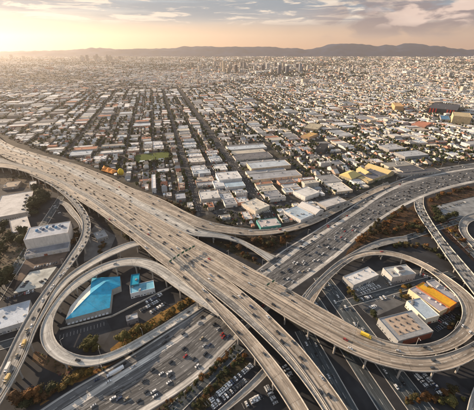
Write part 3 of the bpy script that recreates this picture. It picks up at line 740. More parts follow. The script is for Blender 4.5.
viaduct('corner', 'corner_ramp', 'dark curved ramp just showing in the lower corner below the loop', [(490, 364), (478, 378), (470, 395), (464, 424)], [(502, 372), (488, 384), (480, 400), (475, 424)], [(0, 5), (1, 7)], 'deck_grey', 1)
lw = sheet('lawn', [(134, 155.5), (168, 151.2), (172, 158.5), (137, 163)], .2, 'grass')

# town blocks: raised pavements
blk = MB(); BLOCKS = []
mr_ = random.Random(21)
for j in range(len(B_ST) - 1):
    skip = False
    for i in range(len(A_ST) - 1):
        if skip: skip = False; continue
        s0, s1 = A_ST[i], A_ST[i + 1]
        if i + 2 < len(A_ST) and s1 not in MAJ_A and s1 != BLVD and mr_.random() < .45: s1 = A_ST[i + 2]; skip = True
        t0, t1 = B_ST[j], B_ST[j + 1]
        hw = lambda v: (13.5 if v == BLVD else 8.5 if v in MAJ_A or v in MAJ_B else 5)
        s0 += hw(s0); s1 -= hw(s1); t0 += hw(t0); t1 -= hw(t1)
        c = ST((s0 + s1) / 2, (t0 + t1) / 2)
        if c[1] < 60: continue
        px, py = P(*c)
        if not (-150 < px < 630): continue
        corners = [ST(s0, t0), ST(s1, t0), ST(s1, t1), ST(s0, t1)]
        ins = [in_city(*q) for q in corners]
        if not any(ins): continue
        BLOCKS.append((s0, s1, t0, t1, all(ins)))
        if all(ins): blk.prism(corners, 0, .14)
        else:
            # the part of the block on the town side of the decks
            n = 12; poly = []
            for ks in range(n):
                for kt in range(n):
                    a0, a1 = s0 + (s1 - s0) * ks / n, s0 + (s1 - s0) * (ks + 1) / n; b0, b1 = t0 + (t1 - t0) * kt / n, t0 + (t1 - t0) * (kt + 1) / n
                    if in_city(*ST((a0 + a1) / 2, (b0 + b1) / 2)):
                        blk.quad(*[(*ST(*q), .14) for q in ((a0, b0), (a1, b0), (a1, b1), (a0, b1))])
blk.build('pavement', 'block_ground', kind='structure')

# ------------------------------------------------------------------ building kit
def cname(c):
    r, g_, b = c
    l = (r + g_ + b) / 3; mx, mn = max(c), min(c)
    sat = (mx - mn) / max(mx, 1e-6)
    if sat > .55 and b == mx: return 'blue'
    if sat > .6 and r == mx: return 'orange' if g_ > .35 * r and l > .12 else 'rust'
    if sat > .42: return 'brick red' if g_ < r * .6 else ('brown' if l < .2 else 'tan')
    if sat > .22: return ('tan' if l > .25 else 'brown') if b < r else 'bluish'
    return 'white' if l > .55 else 'pale grey' if l > .36 else 'grey' if l > .15 else 'dark grey'
def unit_mesh():
    m = MB(); m.box(-.5, .5, -.5, .5, 0, .85); m.prism([(.34 * math.cos(k * math.pi / 4), .34 * math.sin(k * math.pi / 4)) for k in range(8)], .85, 1.0)
    return m.mesh('roof_unit', 'metal')
UNIT = unit_mesh()
def sky_mesh():
    m = MB(); m.prism([(-.5, -.5), (.5, -.5), (.5, .5), (-.5, .5)], 0, .3, top=False)
    i = len(m.v); m.v += [(-.5, -.5, .3), (.5, -.5, .3), (.5, .5, .3), (-.5, .5, .3), (-.5, 0, .8), (.5, 0, .8)]
    m.f += [(i, i + 1, i + 5, i + 4), (i + 2, i + 3, i + 4, i + 5), (i + 1, i + 2, i + 5), (i + 3, i, i + 4)]
    return m.mesh('skylight', 'glass')
SKYL = sky_mesh()
def add_units(root, hw, hd, z, n, r_, sky=0, size=(1.6, 3.4)):
    for k in range(n):
        o = new_obj('roof_unit', UNIT, root, color=r_.choice([(.5, .5, .5), (.3, .3, .3), (.62, .6, .56), (.2, .2, .2)]))
        sx = r_.uniform(*size); o.scale = (sx, sx * r_.uniform(.6, 1.3), r_.uniform(1.1, 2.0))
        o.location = (r_.uniform(-hw + 2, hw - 2), r_.uniform(-hd + 2, hd - 2), z)
    for k in range(sky):
        o = new_obj('skylight', SKYL, root); o.scale = (1.6, 2.6, 1)
        o.location = (-hw + (k + .5) * 2 * hw / sky, hd * .3 * (1 if k % 2 else -1), z)
def window_rows(m, hw, hd, h, floors, r_, z0=1.0, sides=(0, 1, 3), ww=1.6, gap=1.6, wh=1.5, proud=.05):
    fh = (h - .4) / floors
    for side in sides:
        L = hw if side in (0, 2) else hd
        n = max(1, int((2 * L - 1.5) / (ww + gap)))
        for fl in range(floors):
            for k in range(n):
                if r_.random() < .06: continue
                u = -L + (2 * L) * (k + .5) / n; z = fl * fh + min(z0, fh - wh - .3); z = max(z, .3)
                a, b = u - ww / 2, u + ww / 2
                zt = min(z + wh, (fl + 1) * fh - .2)
                if side == 0: m.quad((a, -hd - proud, z), (b, -hd - proud, z), (b, -hd - proud, zt), (a, -hd - proud, zt))
                if side == 1: m.quad((hw + proud, a, z), (hw + proud, b, z), (hw + proud, b, zt), (hw + proud, a, zt))
                if side == 3: m.quad((-hw - proud, b, z), (-hw - proud, a, z), (-hw - proud, a, zt), (-hw - proud, b, zt))
def flat_building(name, x, y, rz, hw, hd, h, roofc, wallc, r_, floors=1, units=2, sky=0, win=True, door=True, z0=0.0, ww=1.6, gap=1.6, wh=1.5, unit_size=(1.6, 3.4)):
    root = empty(name, (x, y, z0), rz)
    pr = .7; t = .35
    m = MB(); o4 = [(-hw, -hd), (hw, -hd), (hw, hd), (-hw, hd)]; i4 = [(-hw + t, -hd + t), (hw - t, -hd + t), (hw - t, hd - t), (-hw + t, hd - t)]
    m.prism(o4, 0, h + pr, top=False)
    for k in range(4):
        j = (k + 1) % 4
        m.quad((*o4[k], h + pr), (*o4[j], h + pr), (*i4[j], h + pr), (*i4[k], h + pr))
        m.quad((*i4[k], h + pr), (*i4[j], h + pr), (*i4[j], h - .1), (*i4[k], h - .1))
    m.build('wall', 'wall_paint', root, wallc)
    rm = MB(); rm.quad(*[(*q, h) for q in i4]); rm.build('roof', 'flat_roof', root, roofc)
    if win:
        wm = MB(); window_rows(wm, hw, hd, h, floors, r_, ww=ww, gap=gap, wh=wh)
        if wm.f: wm.build('windows', 'glass', root, kind='stuff')
    if door:
        dm = MB(); dw = min(4.5, hw * .5); u = r_.uniform(-hw + dw, hw - dw) if hw > dw else 0
        dm.box(u - dw / 2, u + dw / 2, -hd - .12, -hd + .02, 0, min(3.2, h * .8)); dm.build('door', 'metal', root, r_.choice([(.25, .25, .27), (.45, .42, .38), (.12, .16, .22), (.35, .12, .08)]))
        if hw > 12 and h < 12:
            for k in range(int(hw / 4.5)):
                u2 = -hw + 3 + k * 8.5
                if abs(u2 - u) < dw + 2 or u2 > hw - 3: continue
                dm = MB(); dm.box(u2 - 1.7, u2 + 1.7, -hd - .14, -hd + .02, 0, min(3.6, h * .75)); dm.build('dock_door', 'metal', root, r_.choice([(.5, .5, .5), (.3, .32, .35), (.6, .57, .5)]))
    add_units(root, hw, hd, h, units, r_, sky, unit_size)
    return root
def gable_house(name, x, y, rz, hw, hd, h, roofc, wallc, r_, z0=0.0, win=True, hip=False):
    root = empty(name, (x, y, z0), rz); rh = hw * r_.uniform(.38, .55); ov = .5
    m = MB(); m.prism([(-hw, -hd), (hw, -hd), (hw, hd), (-hw, hd)], 0, h, top=False)
    e = hd * .45 if hip else 0
    if not hip:
        m.tri((-hw, -hd, h), (hw, -hd, h), (0, -hd, h + rh)); m.tri((hw, hd, h), (-hw, hd, h), (0, hd, h + rh))
    m.build('wall', 'wall_paint', root, wallc)
    rm = MB(); X, Y = hw + ov, hd + ov; zl = h - ov * rh / hw; th = .18
    def slope(lift):
        a = [(-X, -Y, zl + lift), (X, -Y, zl + lift), (X, Y, zl + lift), (-X, Y, zl + lift), (0, -Y + e, h + rh + lift), (0, Y - e, h + rh + lift)]
        return a
    a = slope(th)
    rm.quad(a[0], a[4], a[5], a[3]); rm.quad(a[1], a[2], a[5], a[4])
    if hip: rm.tri(a[0], a[1], a[4]); rm.tri(a[2], a[3], a[5])
    b = slope(0)
    for p, q in (((0, 3), (1, 2)) if not hip else ((0, 3), (1, 2), (0, 1), (2, 3))): rm.quad(a[p], a[q], b[q], b[p])
    if not hip:
        for p, q in ((0, 4), (4, 1), (2, 5), (5, 3)): rm.quad(a[p], a[q], b[q], b[p])
    rm.build('roof', 'shingle', root, roofc)
    if win:
        wm = MB(); window_rows(wm, hw, hd, h, 1 if h < 4.5 else 2, r_, ww=1.2, gap=2.0, wh=1.2); wm.build('windows', 'glass', root, kind='stuff')
    if r_.random() < .35:
        ch = MB(); ch.box(hw * .45 - .35, hw * .45 + .35, -.4, .4, h, h + rh + .6); ch.build('chimney', 'wall_paint', root, (.3, .16, .11))
    return root
def rect_from(corners, h, snap=True):
    w = [np.array(G(*p, h)) for p in corners]
    c = sum(w) / 4
    e = (w[1] - w[0]) + (w[2] - w[3]); ang = math.atan2(e[1], e[0])
    if snap:
        d = (ang - TH + math.pi) % (math.pi / 2); d = d - math.pi / 2 if d > math.pi / 4 else d
        if abs(d) < R(14): ang -= d
    u = np.array((math.cos(ang), math.sin(ang))); v = np.array((-u[1], u[0]))
    us = [float((q - c) @ u) for q in w]; vs_ = [float((q - c) @ v) for q in w]
    hw = (abs(us[0]) + abs(us[1]) + abs(us[2]) + abs(us[3])) / 4; hd = sum(map(abs, vs_)) / 4
    if vs_[0] + vs_[1] > 0: ang += math.pi     # local -Y looks at the first edge
    return c, ang, hw, hd
FOOT = []   # ground taken by landmarks
def take(x, y, hw, hd, ang): FOOT.append((x, y, hw + 3, hd + 3, ang))
def taken(x, y, r):
    for a, b, hw, hd, an in FOOT:
        dx, dy = x - a, y - b
        if abs(dx) > hw + hd + r + 10: continue
        c, s_ = math.cos(an), math.sin(an)
        if abs(dx * c + dy * s_) < hw + r and abs(-dx * s_ + dy * c) < hd + r: return True
    return False
LH = 1.3
def landmark(name, label, cat, corners, h, roofc, wallc, phrase=None, snap=True, seed=1, roof=None, group=None, **kw):
    h *= LH
    if 'unit_size' in kw: kw['unit_size'] = tuple(q * LH for q in kw['unit_size'])
    c, ang, hw, hd = rect_from(corners, h, snap)
    r_ = random.Random(seed + int(corners[0][0] * 10))
    if roof in ('gable', 'hip'): o = gable_house(name, c[0], c[1], ang, hw, hd, h, roofc, wallc, r_, hip=roof == 'hip')
    else: o = flat_building(name, c[0], c[1], ang, hw, hd, h, roofc, wallc, r_, **kw)
    tag(o, label, cat, group); take(c[0], c[1], hw, hd, ang)
    if phrase: LANDMARKS.append((c[0], c[1], phrase))
    return o, c, ang, hw, hd
WHITE, CREAM, PALE, GREY, DARK = (.74, .74, .73), (.72, .67, .58), (.55, .56, .57), (.32, .32, .32), (.09, .09, .095)
# --- beside the queuing viaduct
wb, c, ang, hw, hd = landmark('box_building', 'big windowless white box building with blue equipment on its roof', 'building', [(22.9, 240.5), (67.5, 232.8), (70.9, 221.3), (29.5, 228)], 16, (.52, .55, .60), (.80, .74, .68), 'the big white box building', snap=False, units=0, win=False, door=False)
for k in range(9):
    o = new_obj('roof_unit', UNIT, wb, color=[(.12, .3, .5), (.5, .55, .6), (.08, .12, .2)][k % 3]); o.scale = (3.2, 4.4, 2.8); o.location = (-hw * .55 + k * hw * .15, hd * (.25 + .3 * (k % 2)), 16 * LH)
for k in range(5):
    pm = MB(); x0 = -hw + 2 * hw * k / 5; pm.box(x0 + .12, x0 + 2 * hw / 5 - .12, -hd - .16, -hd + .02, .3, 15.6 * LH); pm.build('wall_panel', 'wall_paint', wb, (.82, .765, .70))
ax, ay = c[0] - math.sin(ang) * -(hd + 11), c[1] + math.cos(ang) * -(hd + 11)
ann = flat_building('loading_annex', ax, ay, ang, hw * .98, 8.5, 5.8, (.26, .27, .30), (.72, .70, .68), rnd, units=3, win=False)
tag(ann, 'low grey roofed loading annex along the foot of the white box building', 'building'); take(ax, ay, hw, 7, ang)
lw_, c, ang, hw, hd = landmark('warehouse', 'wide pale flat roofed warehouse with a row of dark vents, beside dark trees', 'warehouse', [(-14, 220), (23.2, 212.7), (38.5, 190), (6, 195)], 7, (.66, .64, .62), (.5, .46, .42), 'the wide pale warehouse', snap=False, units=0, door=False)
for k in range(5):
    o = new_obj('roof_vent', UNIT, lw_, color=(.05, .05, .05)); o.scale = (4.2, 2.1, 1.8); o.location = (hw * .62, -hd * .7 + k * hd * .33, 7 * LH)
landmark('warehouse', 'small pale shed between the wide vented warehouse and the box building', 'warehouse', [(12, 232), (27, 231), (31, 213.5), (9, 222)], 5, (.64, .61, .58), (.45, .4, .35), None, snap=False, units=1)
landmark('warehouse', 'bluish white roofed shed at the edge beside the queuing viaduct', 'warehouse', [(-14, 336), (19, 321.5), (38, 300), (-2, 307.5)], 6, (.56, .62, .70), (.62, .62, .62), 'the bluish white shed', snap=False, units=3, sky=0, unit_size=(1.2, 2.2))
landmark('grey_shed', 'small white shed among trees just below the great viaduct parapet', 'shed', [(30, 187), (37, 185.5), (36, 181), (29, 182)], 4, (.72, .70, .66), (.6, .57, .52), None, snap=False, units=1)
landmark('grey_shed', 'low tan roofed shed behind the wide pale warehouse', 'shed', [(4, 188), (20, 186), (19, 181), (4, 182.5)], 4, (.42, .34, .26), (.4, .34, .28), None, snap=False, units=2)
landmark('grey_shed', 'low grey shed on the pale lot beside the slim ramp', 'shed', [(96, 240), (108, 236), (104, 230), (94, 233)], 4, (.40, .40, .40), (.4, .39, .37), None, snap=False, units=2)
# --- inside the round loop with the blue roofs
def blue_hall():
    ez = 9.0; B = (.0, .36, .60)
    root = empty('blue_hall', (*G(95, 300, 0), 0)); inv = Matrix.Translation(root.location).inverted()
    A, Bp, Cp, W1, W2, Dp = [G(*p, ez) for p in ((65.3, 319.7), (109.7, 307.8), (111.9, 289.6), (120.5, 286), (120, 276.4), (92, 278))]
    L1, L2, L3 = [G(*p, ez) for p in ((70.5, 306.5), (82.5, 292.3), (90.8, 284.5))]
    m = MB(); m.prism(ccw([A, Bp, Cp, W1, W2, Dp, L3, L2, L1]), 0, ez - .1, top=False); w = m.build('wall', 'wall_paint', root, (.42, .42, .40)); w.matrix_parent_inverse = inv
    rg0 = (*G(73, 311.5, ez + 1.5), ez + 1.5); rg1 = (*G(90, 294.2, ez + 5), ez + 5); rg2 = (*G(106, 281.5, ez + 4.4), ez + 4.4)
    z3 = lambda p, z=ez: (*p, z)
    bl = MB(); bl.v = [z3(A), z3(Bp), z3(Cp), rg1, rg0]; bl.f = [(0, 1, 2, 3, 4)]
    bl = MB()
    bl.tri(z3(A), z3(Bp), rg1); bl.tri(z3(A), rg1, rg0); bl.tri(z3(Bp), z3(Cp), rg1)
    bl.tri(z3(Cp), rg2, rg1); bl.tri(z3(Cp), z3(W1), rg2); bl.tri(z3(W1), z3(W2), rg2); bl.tri(z3(W2), z3(Dp), rg2); bl.tri(z3(Dp), rg1, rg2); bl.tri(z3(Dp), z3(L3), rg1)
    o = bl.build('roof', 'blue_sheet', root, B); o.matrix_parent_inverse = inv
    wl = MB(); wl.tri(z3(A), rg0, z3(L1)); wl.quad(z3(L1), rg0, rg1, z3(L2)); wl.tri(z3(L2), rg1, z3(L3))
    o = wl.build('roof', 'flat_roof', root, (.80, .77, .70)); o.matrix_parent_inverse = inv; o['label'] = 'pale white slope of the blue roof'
    for p, q in ((rg0, rg1), (rg1, rg2)):
        l = Line(p[:2], q[:2], .7); rd = MB(); n = np.array(q) - np.array(p); s_ = np.array((-n[1], n[0], 0)); s_ = s_ / np.linalg.norm(s_) * .35; up = np.array((0, 0, .25))
        p_, q_ = np.array(p), np.array(q); rd.quad(p_ - s_ + up * .3, q_ - s_ + up * .3, q_ + up, p_ + up); rd.quad(p_ + up, q_ + up, q_ + s_ + up * .3, p_ + s_ + up * .3)
        o = rd.build('ridge_cap', 'metal', root, (.05, .42, .62)); o.matrix_parent_inverse = inv
    for k in range(11):   # white dormer canopies along the eave
        f = (k + .6) / 11.6; x = A[0] + (Bp[0] - A[0]) * f; y = A[1] + (Bp[1] - A[1]) * f; an = math.atan2(Bp[1] - A[1], Bp[0] - A[0])
        cm = MB(); cm.prism([(-1.3, -2.2), (1.3, -2.2), (1.3, .1), (-1.3, .1)], 2.6, 3.0, bottom=True); cm.box(-1.0, 1.0, -.25, -.05, .2, 2.4)
        o = cm.build('window_awning', 'wall_paint', root, (.66, .67, .68)); o.matrix_parent_inverse = inv; o.location = (x, y, 0); o.rotation_euler = (0, 0, an)
    tag(root, 'large hall with a bright blue hipped roof and one white slope', 'building')
    cx, cy = G(95, 300); LANDMARKS.append((cx, cy, 'the blue roofed hall')); take(cx, cy, 26, 26, 0)
def blue_sheet():
    m, nt, b, N, L = nodes('blue_sheet')
    oi = N('ShaderNodeObjectInfo'); p = worldpos(nt)
    mp = N('ShaderNodeMapping'); mp.inputs['Rotation'].default_value = (0, 0, R(-64)); L(p, mp.inputs[0])
    w = N('ShaderNodeTexWave'); w.inputs['Scale'].default_value = .55; w.inputs['Distortion'].default_value = 0; L(mp.outputs[0], w.inputs['Vector'])
    c = mulc(nt, oi.outputs['Color'], ramp(nt, w.outputs['Fac'], [(.0, (.62,) * 3), (.12, (1,) * 3)]))
    c = mulc(nt, c, ramp(nt, noise(nt, p, .12, 7, .65), [(.3, (.62,) * 3), (.6, (1.08,) * 3)]))
    c = mixf(nt, ramp(nt, noise(nt, p, .5, 6, .7), [(.55, (0,) * 3), (.8, (.35,) * 3)]), c, (.30, .36, .38))
    L(c, b.inputs['Base Color']); b.inputs['Roughness'].default_value = .5
blue_sheet()
blue_hall()
s1 = landmark('blue_block', 'small flat roofed bright blue block behind the pale blue shop', 'building', [(130.3, 286), (139.2, 284), (139.2, 274), (131, 274.6)], 8, (.0, .34, .52), (.05, .2, .28), None, units=1, snap=False)
landmark('blue_shop', 'long pale blue roofed building with white walls in the loop', 'building', [(130.3, 294), (154.4, 288.5), (153.8, 280.4), (129.7, 286)], 6, (.22, .55, .72), (.75, .78, .8), 'the pale blue shop', units=3, snap=False)
landmark('kiosk', 'little grey shed with a pale striped roof beside the car park wall', 'shed', [(127, 321.5), (138.5, 318), (137, 313), (125.5, 316.5)], 5, (.56, .57, .58), (.28, .28, .3), None, units=2, snap=False)
# --- inside the right loop
landmark('white_hall', 'white flat roofed building with little roof vents inside the right loop', 'building', [(352, 285.4), (378.9, 276), (368, 266), (344.3, 277)], 6, (.80, .79, .77), (.36, .36, .36), 'the white loop building', units=6, snap=False, unit_size=(1, 1.7))
gb, c, ang, hw, hd = landmark('plant_building', 'pale grey plant building with a big square unit on its roof', 'building', [(389, 278), (414, 274.5), (408, 264), (386, 268)], 8, (.52, .53, .52), (.46, .46, .45), 'the grey plant building', units=4, snap=False)
pm = MB(); pm.box(-5, 5, -4.4, 4.4, 8 * LH, 11.4 * LH); pm.build('plant_room', 'wall_paint', gb, (.5, .5, .49)); pm = MB(); pm.box(-3.4, 3.4, -2.8, 2.8, 11.4 * LH, 11.8 * LH); pm.build('hatch', 'metal', gb, (.06, .05, .05))
tb, c, ang, hw, hd = landmark('tan_roofed_warehouse', 'large square warehouse with a tan centred grey rimmed roof', 'warehouse', [(397, 339.5), (436.6, 333), (408.8, 309), (379.2, 320.6)], 7, (.36, .37, .38), (.33, .34, .35), 'the tan centred warehouse', units=0, snap=False)
pm = MB(); pm.quad((-hw * .72, -hd * .62, 7 * LH + .15), (hw * .62, -hd * .62, 7 * LH + .15), (hw * .62, hd * .86, 7 * LH + .15), (-hw * .72, hd * .86, 7 * LH + .15)); pm.build('roof_membrane', 'flat_roof', tb, (.56, .44, .34))
for k in range(12):
    o = new_obj('roof_unit', UNIT, tb, color=(.10, .09, .09)); o.scale = (1.7, 1.7, 1.1); o.location = (hw * (-.55 + .35 * (k % 4)), hd * (-.4 + .5 * (k // 4)), 7 * LH + .15)
pm = MB(); pm.box(-hw * .7, hw * .96, -hd - .15, -hd + .02, 0, 7.9); pm.build('brick_front', 'wall_paint', tb, (.26, .09, .06))
landmark('pale_blue_warehouse', 'long warehouse with a pale blue roof and cream edge', 'warehouse', [(426, 321), (438.5, 314.5), (421, 299), (406.5, 299.8)], 7, (.46, .55, .63), (.76, .70, .58), 'the cream edged warehouse', units=2, snap=False)
landmark('lilac_warehouse', 'long lilac grey roofed warehouse between pale blue and orange roofs', 'warehouse', [(438.5, 312.5), (447.3, 308.8), (421.4, 283.6), (410, 289)], 7, (.50, .46, .49), (.66, .55, .38), None, units=5, sky=0, snap=False, unit_size=(1, 1.8))
landmark('orange_warehouse', 'long narrow building with a bright orange roof', 'warehouse', [(448.2, 309), (450.9, 307), (424.4, 281.5), (421.8, 282.8)], 8, (.80, .42, .03), (.42, .16, .06), 'the bright orange roof', units=1, snap=False)
landmark('lilac_warehouse', 'grey roofed warehouse on the far flank of the orange roof', 'warehouse', [(453, 304.5), (459, 301), (437, 279.5), (427, 280.4)], 6.5, (.42, .42, .45), (.4, .4, .4), None, units=6, snap=False, unit_size=(1, 1.8))
# --- town side landmarks
def LM(*a, **k): return landmark(*a, **k)
LM('warehouse', 'stepped bright white warehouse on the boulevard, its long ridge unit on top', 'warehouse', [(218, 180.5), (240.5, 178.2), (238.7, 171), (216.5, 172.7)], 9, WHITE, WHITE, 'the stepped white warehouse', units=4, sky=3)
LM('warehouse', 'white shed joined to the near side of the stepped white warehouse', 'warehouse', [(215, 187), (224.5, 186), (222, 179.6), (212.5, 181.2)], 6, (.68, .70, .72), WHITE, None, units=2)
LM('warehouse', 'pale blue streaked roof between the stepped white warehouse and boulevard', 'warehouse', [(226, 189), (245, 184.6), (242, 180.8), (224, 184)], 6, (.45, .58, .68), PALE, None, units=1)
LM('warehouse', 'white square roofed workshop with four bays left of the parked courtyard', 'warehouse', [(200.5, 200), (219.5, 197.6), (217.5, 189.8), (199, 192.5)], 6, (.72, .71, .68), (.5, .48, .45), 'the white four bay workshop', sky=4, units=1)
LM('cream_store', 'big cream flat roofed store with clustered roof units near the slip road', 'shop', [(251, 213), (267.3, 206.6), (257.8, 197.3), (245.7, 202)], 7, (.76, .71, .61), (.7, .64, .55), 'the big cream store', units=9)
LM('shop_row', 'pinkish white shop row with a teal front facing the slip road', 'shop', [(261, 229), (281, 224), (275, 217.3), (257, 221)], 5, (.62, .56, .54), (.12, .36, .33), 'the teal fronted shop row', units=6)
LM('warehouse', 'pale blue roofed building with white patches near the slip road bend', 'warehouse', [(297, 223), (309, 215.6), (301, 205), (287.5, 208.5)], 6, (.50, .60, .68), (.66, .66, .66), 'the patched pale blue roof', units=5)
LM('warehouse', 'long narrow white ridged warehouse right of the patched pale blue roof', 'warehouse', [(312.5, 216), (319, 212), (309, 201), (302.8, 203)], 6, (.66, .65, .63), (.6, .58, .55), None, roof='gable')
LM('warehouse', 'broad pale grey flat roof on the edge of the slip road', 'warehouse', [(326, 209), (343.4, 201), (341, 196.5), (317.4, 201.2)], 5, (.60, .585, .57), (.4, .38, .36), 'the broad pale grey roof', units=3)
LM('warehouse', 'clean white flat roof across the street from the patched blue roof', 'warehouse', [(304, 199), (315.5, 192.4), (311, 186.5), (294.5, 189.6)], 7, (.76, .75, .72), WHITE, 'the clean white roof', units=1)
LM('yellow_shed', 'bright yellow peaked roof beside a grey walled lane', 'shed', [(344.5, 177), (355.5, 179.8), (358, 174), (344, 168.7)], 6, (.66, .53, .22), (.55, .48, .33), 'the yellow peaked roof', roof='hip')
LM('depot', 'dark grey roofed depot trimmed with yellow strips beside the freeway', 'depot', [(368, 181), (387, 175), (378, 166.3), (360, 172)], 6, (.16, .165, .19), (.5, .42, .25), 'the yellow trimmed depot', units=5)
LM('yellow_shed', 'long yellow roofed strip shed on top side of the dark depot', 'shed', [(386, 174.6), (390, 173.4), (373.5, 163.6), (369.5, 165)], 7, (.66, .52, .25), (.55, .45, .28), None, roof='gable')
LM('yellow_shed', 'short yellow roofed shed at the street end of the dark depot', 'shed', [(363, 175), (368, 173.4), (365.5, 168), (360.3, 168.4)], 7, (.66, .52, .25), (.55, .45, .28), None, roof='gable')
LM('yellow_shed', 'low yellow edged shed in front of the dark depot', 'shed', [(366, 182.5), (371, 181), (364, 175.6), (360, 177)], 5, (.72, .58, .3), (.5, .4, .25), None, units=1)
LM('warehouse', 'long pale grey ribbed warehouse roof beyond the dark depot', 'warehouse', [(406.7, 158), (427.6, 153.8), (414, 149.6), (396.5, 152.8)], 7, (.50, .52, .54), GREY, 'the ribbed pale grey warehouse', sky=6, units=0)
LM('warehouse', 'pale flat warehouse on the left flank of the ribbed grey roof', 'warehouse', [(390, 151), (404, 147.6), (395, 143.8), (380, 145.4)], 7, (.50, .51, .52), GREY, None, units=5)
LM('depot', 'dark flat roof with pale rim along the freeway edge', 'depot', [(400, 173.2), (423, 168.8), (414, 165), (398, 166.8)], 5, (.11, .115, .13), (.5, .46, .4), None, units=2)
LM('depot', 'long low dark canopy closest to the freeway beyond the depot', 'depot', [(403, 176.4), (437, 169.4), (432, 166.8), (400, 174)], 4, (.13, .13, .14), (.42, .4, .36), None, units=0)
LM('depot', 'pale rimmed courtyard building between the depot and ribbed warehouse', 'depot', [(390, 169), (410, 163.4), (404, 160.2), (384, 163.6)], 5, (.34, .33, .30), (.55, .5, .4), None, units=5)
LM('white_slab', 'tall narrow white slab of a building by the great viaduct', 'building', [(152, 188.5), (156, 188), (155, 174.5), (151.2, 174.7)], 9, (.82, .82, .83), (.8, .8, .8), 'the narrow white slab', units=0, win=False)
LM('grey_shed', 'blue grey shed just over the parapet right of the narrow white slab', 'shed', [(176, 199.5), (186, 198), (184.5, 193), (175.5, 194.3)], 5, (.42, .45, .5), GREY, None, units=1)
LM('apartment_block', 'dark glassy block with red framed bays on the skyline side', 'office', [(429, 108), (458, 110.5), (460, 105), (433, 102.5)], 17, (.10, .10, .11), (.05, .055, .06), 'the red framed dark block', floors=4, units=5)
rb = bpy.context.scene.objects.get('apartment_block')
LM('office_block', 'sandy yellow office block right of the red framed dark block', 'office', [(452.5, 115.5), (470.5, 117.5), (471, 113), (453.5, 112)], 24, (.62, .50, .30), (.66, .52, .32), 'the sandy office block', floors=7, units=3)
LM('warehouse', 'blue roofed low hall in front of the red framed dark block', 'warehouse', [(440, 119), (449, 120), (450, 116), (441, 115.5)], 6, (.08, .22, .38), GREY, None, units=1)
LM('warehouse', 'salmon red flat roof left of the red framed dark block', 'warehouse', [(414, 124), (428, 126.5), (430, 122.5), (416, 120.8)], 7, (.62, .26, .16), (.5, .26, .2), 'the salmon red roof', units=2)
LM('warehouse', 'orange tan block beyond the ribbed grey warehouse', 'office', [(393, 106), (402, 106.5), (402.2, 103), (394, 102.7)], 17, (.66, .42, .2), (.66, .42, .22), 'the orange tan block', floors=5, units=2)
LM('warehouse', 'yellow orange roofed hall in the middle of the town', 'warehouse', [(305, 136), (313, 138), (314.5, 133), (306, 131.8)], 8, (.66, .42, .16), (.6, .4, .25), 'the yellow orange hall', units=2)
LM('warehouse', 'wide beige roofed hall behind the yellow orange one', 'warehouse', [(307, 128), (320, 130), (321, 124), (306, 123)], 7, (.55, .48, .34), (.45, .38, .28), None, units=5)
LM('warehouse', 'dark open fronted block in the middle of the town', 'warehouse', [(318, 149), (326, 150), (326.5, 144), (318.5, 143)], 9, (.04, .04, .045), (.12, .12, .12), None, units=1)
for k, s_ in enumerate((-1, -.33, .33)):
    pass
# red bays on the dark block
c_, ang, hw, hd = rect_from([(429, 108), (458, 110.5), (460, 105), (433, 102.5)], 17, True)
for k in range(6):
    pm = MB(); u = -hw + hw * 2 * (.08 + (.10 * k if k < 3 else .28 + .10 * k)); pm.box(u, u + hw * .09, -hd - .5, -hd + .03, 4, 17.6 * LH); pm.build('red_bay', 'wall_paint', rb, (.42, .06, .05))
# orange canopy and yellow dome by the viaduct
def canopy():
    p = [G(*q, 5) for q in ((101, 170), (112, 173.4), (117.5, 170.8), (104, 165.2))]; c = np.mean(p, axis=0)
    root = empty('fabric_canopy', (c[0], c[1], 0)); inv = Matrix.Translation(root.location).inverted()
    p = [np.array(q) for q in p]
    for k in range(3):
        f0, f1 = k / 3, (k + 1) / 3
        a, b = p[0] + (p[1] - p[0]) * f0, p[0] + (p[1] - p[0]) * f1; d, e = p[3] + (p[2] - p[3]) * f0, p[3] + (p[2] - p[3]) * f1
        m = MB(); top = (*((a + b + d + e) / 4), 9.0)
        for u, v in ((a, b), (b, e), (e, d), (d, a)): m.tri((*u, 5.0), (*v, 5.0), top); m.quad((*u, 3.6), (*v, 3.6), (*v, 5.0), (*u, 5.0))
        o = m.build('peak', 'wall_paint', root, (.62, .25, .06)); o.matrix_parent_inverse = inv
    for q in p:
        m = MB(); m.box(q[0] - .3, q[0] + .3, q[1] - .3, q[1] + .3, 0, 3.7); o = m.build('pole', 'metal', root, (.4, .4, .4)); o.matrix_parent_inverse = inv
    tag(root, 'bright orange peaked fabric canopy at the edge of the great viaduct', 'canopy'); take(c[0], c[1], 14, 14, 0); LANDMARKS.append((c[0], c[1], 'the orange canopy'))
    x, y = G(121.5, 176, 0); root = empty('dome_tank', (x, y, 0))
    m = MB(); ns, nrg = 16, 9
    for i in range(nrg + 1):
        a = -math.pi / 2 + math.pi * i / nrg
        for k in range(ns): m.v.append((7.0 * math.cos(a) * math.cos(2 * math.pi * k / ns), 7.0 * math.cos(a) * math.sin(2 * math.pi * k / ns), 10.4 + 8.6 * math.sin(a)))
    for i in range(nrg):
        for k in range(ns): m.f.append((i * ns + k, i * ns + (k + 1) % ns, (i + 1) * ns + (k + 1) % ns, (i + 1) * ns + k))
    m.build('shell', 'wall_paint', root, (.72, .52, .05), smooth=True)
    m = MB(); m.prism([(2.4 * math.cos(k * math.pi / 5), 2.4 * math.sin(k * math.pi / 5)) for k in range(10)], 0, 2.4); m.build('base', 'pier_concrete', root)
    tag(root, 'round bright yellow dome standing next to the orange canopy', 'dome'); take(x, y, 7, 7, 0); LANDMARKS.append((x, y, 'the yellow dome'))
canopy()
lx, ly = G(152, 157); take(lx, ly, 44, 29, TH); LANDMARKS.append((lx, ly, 'the green playing field'))

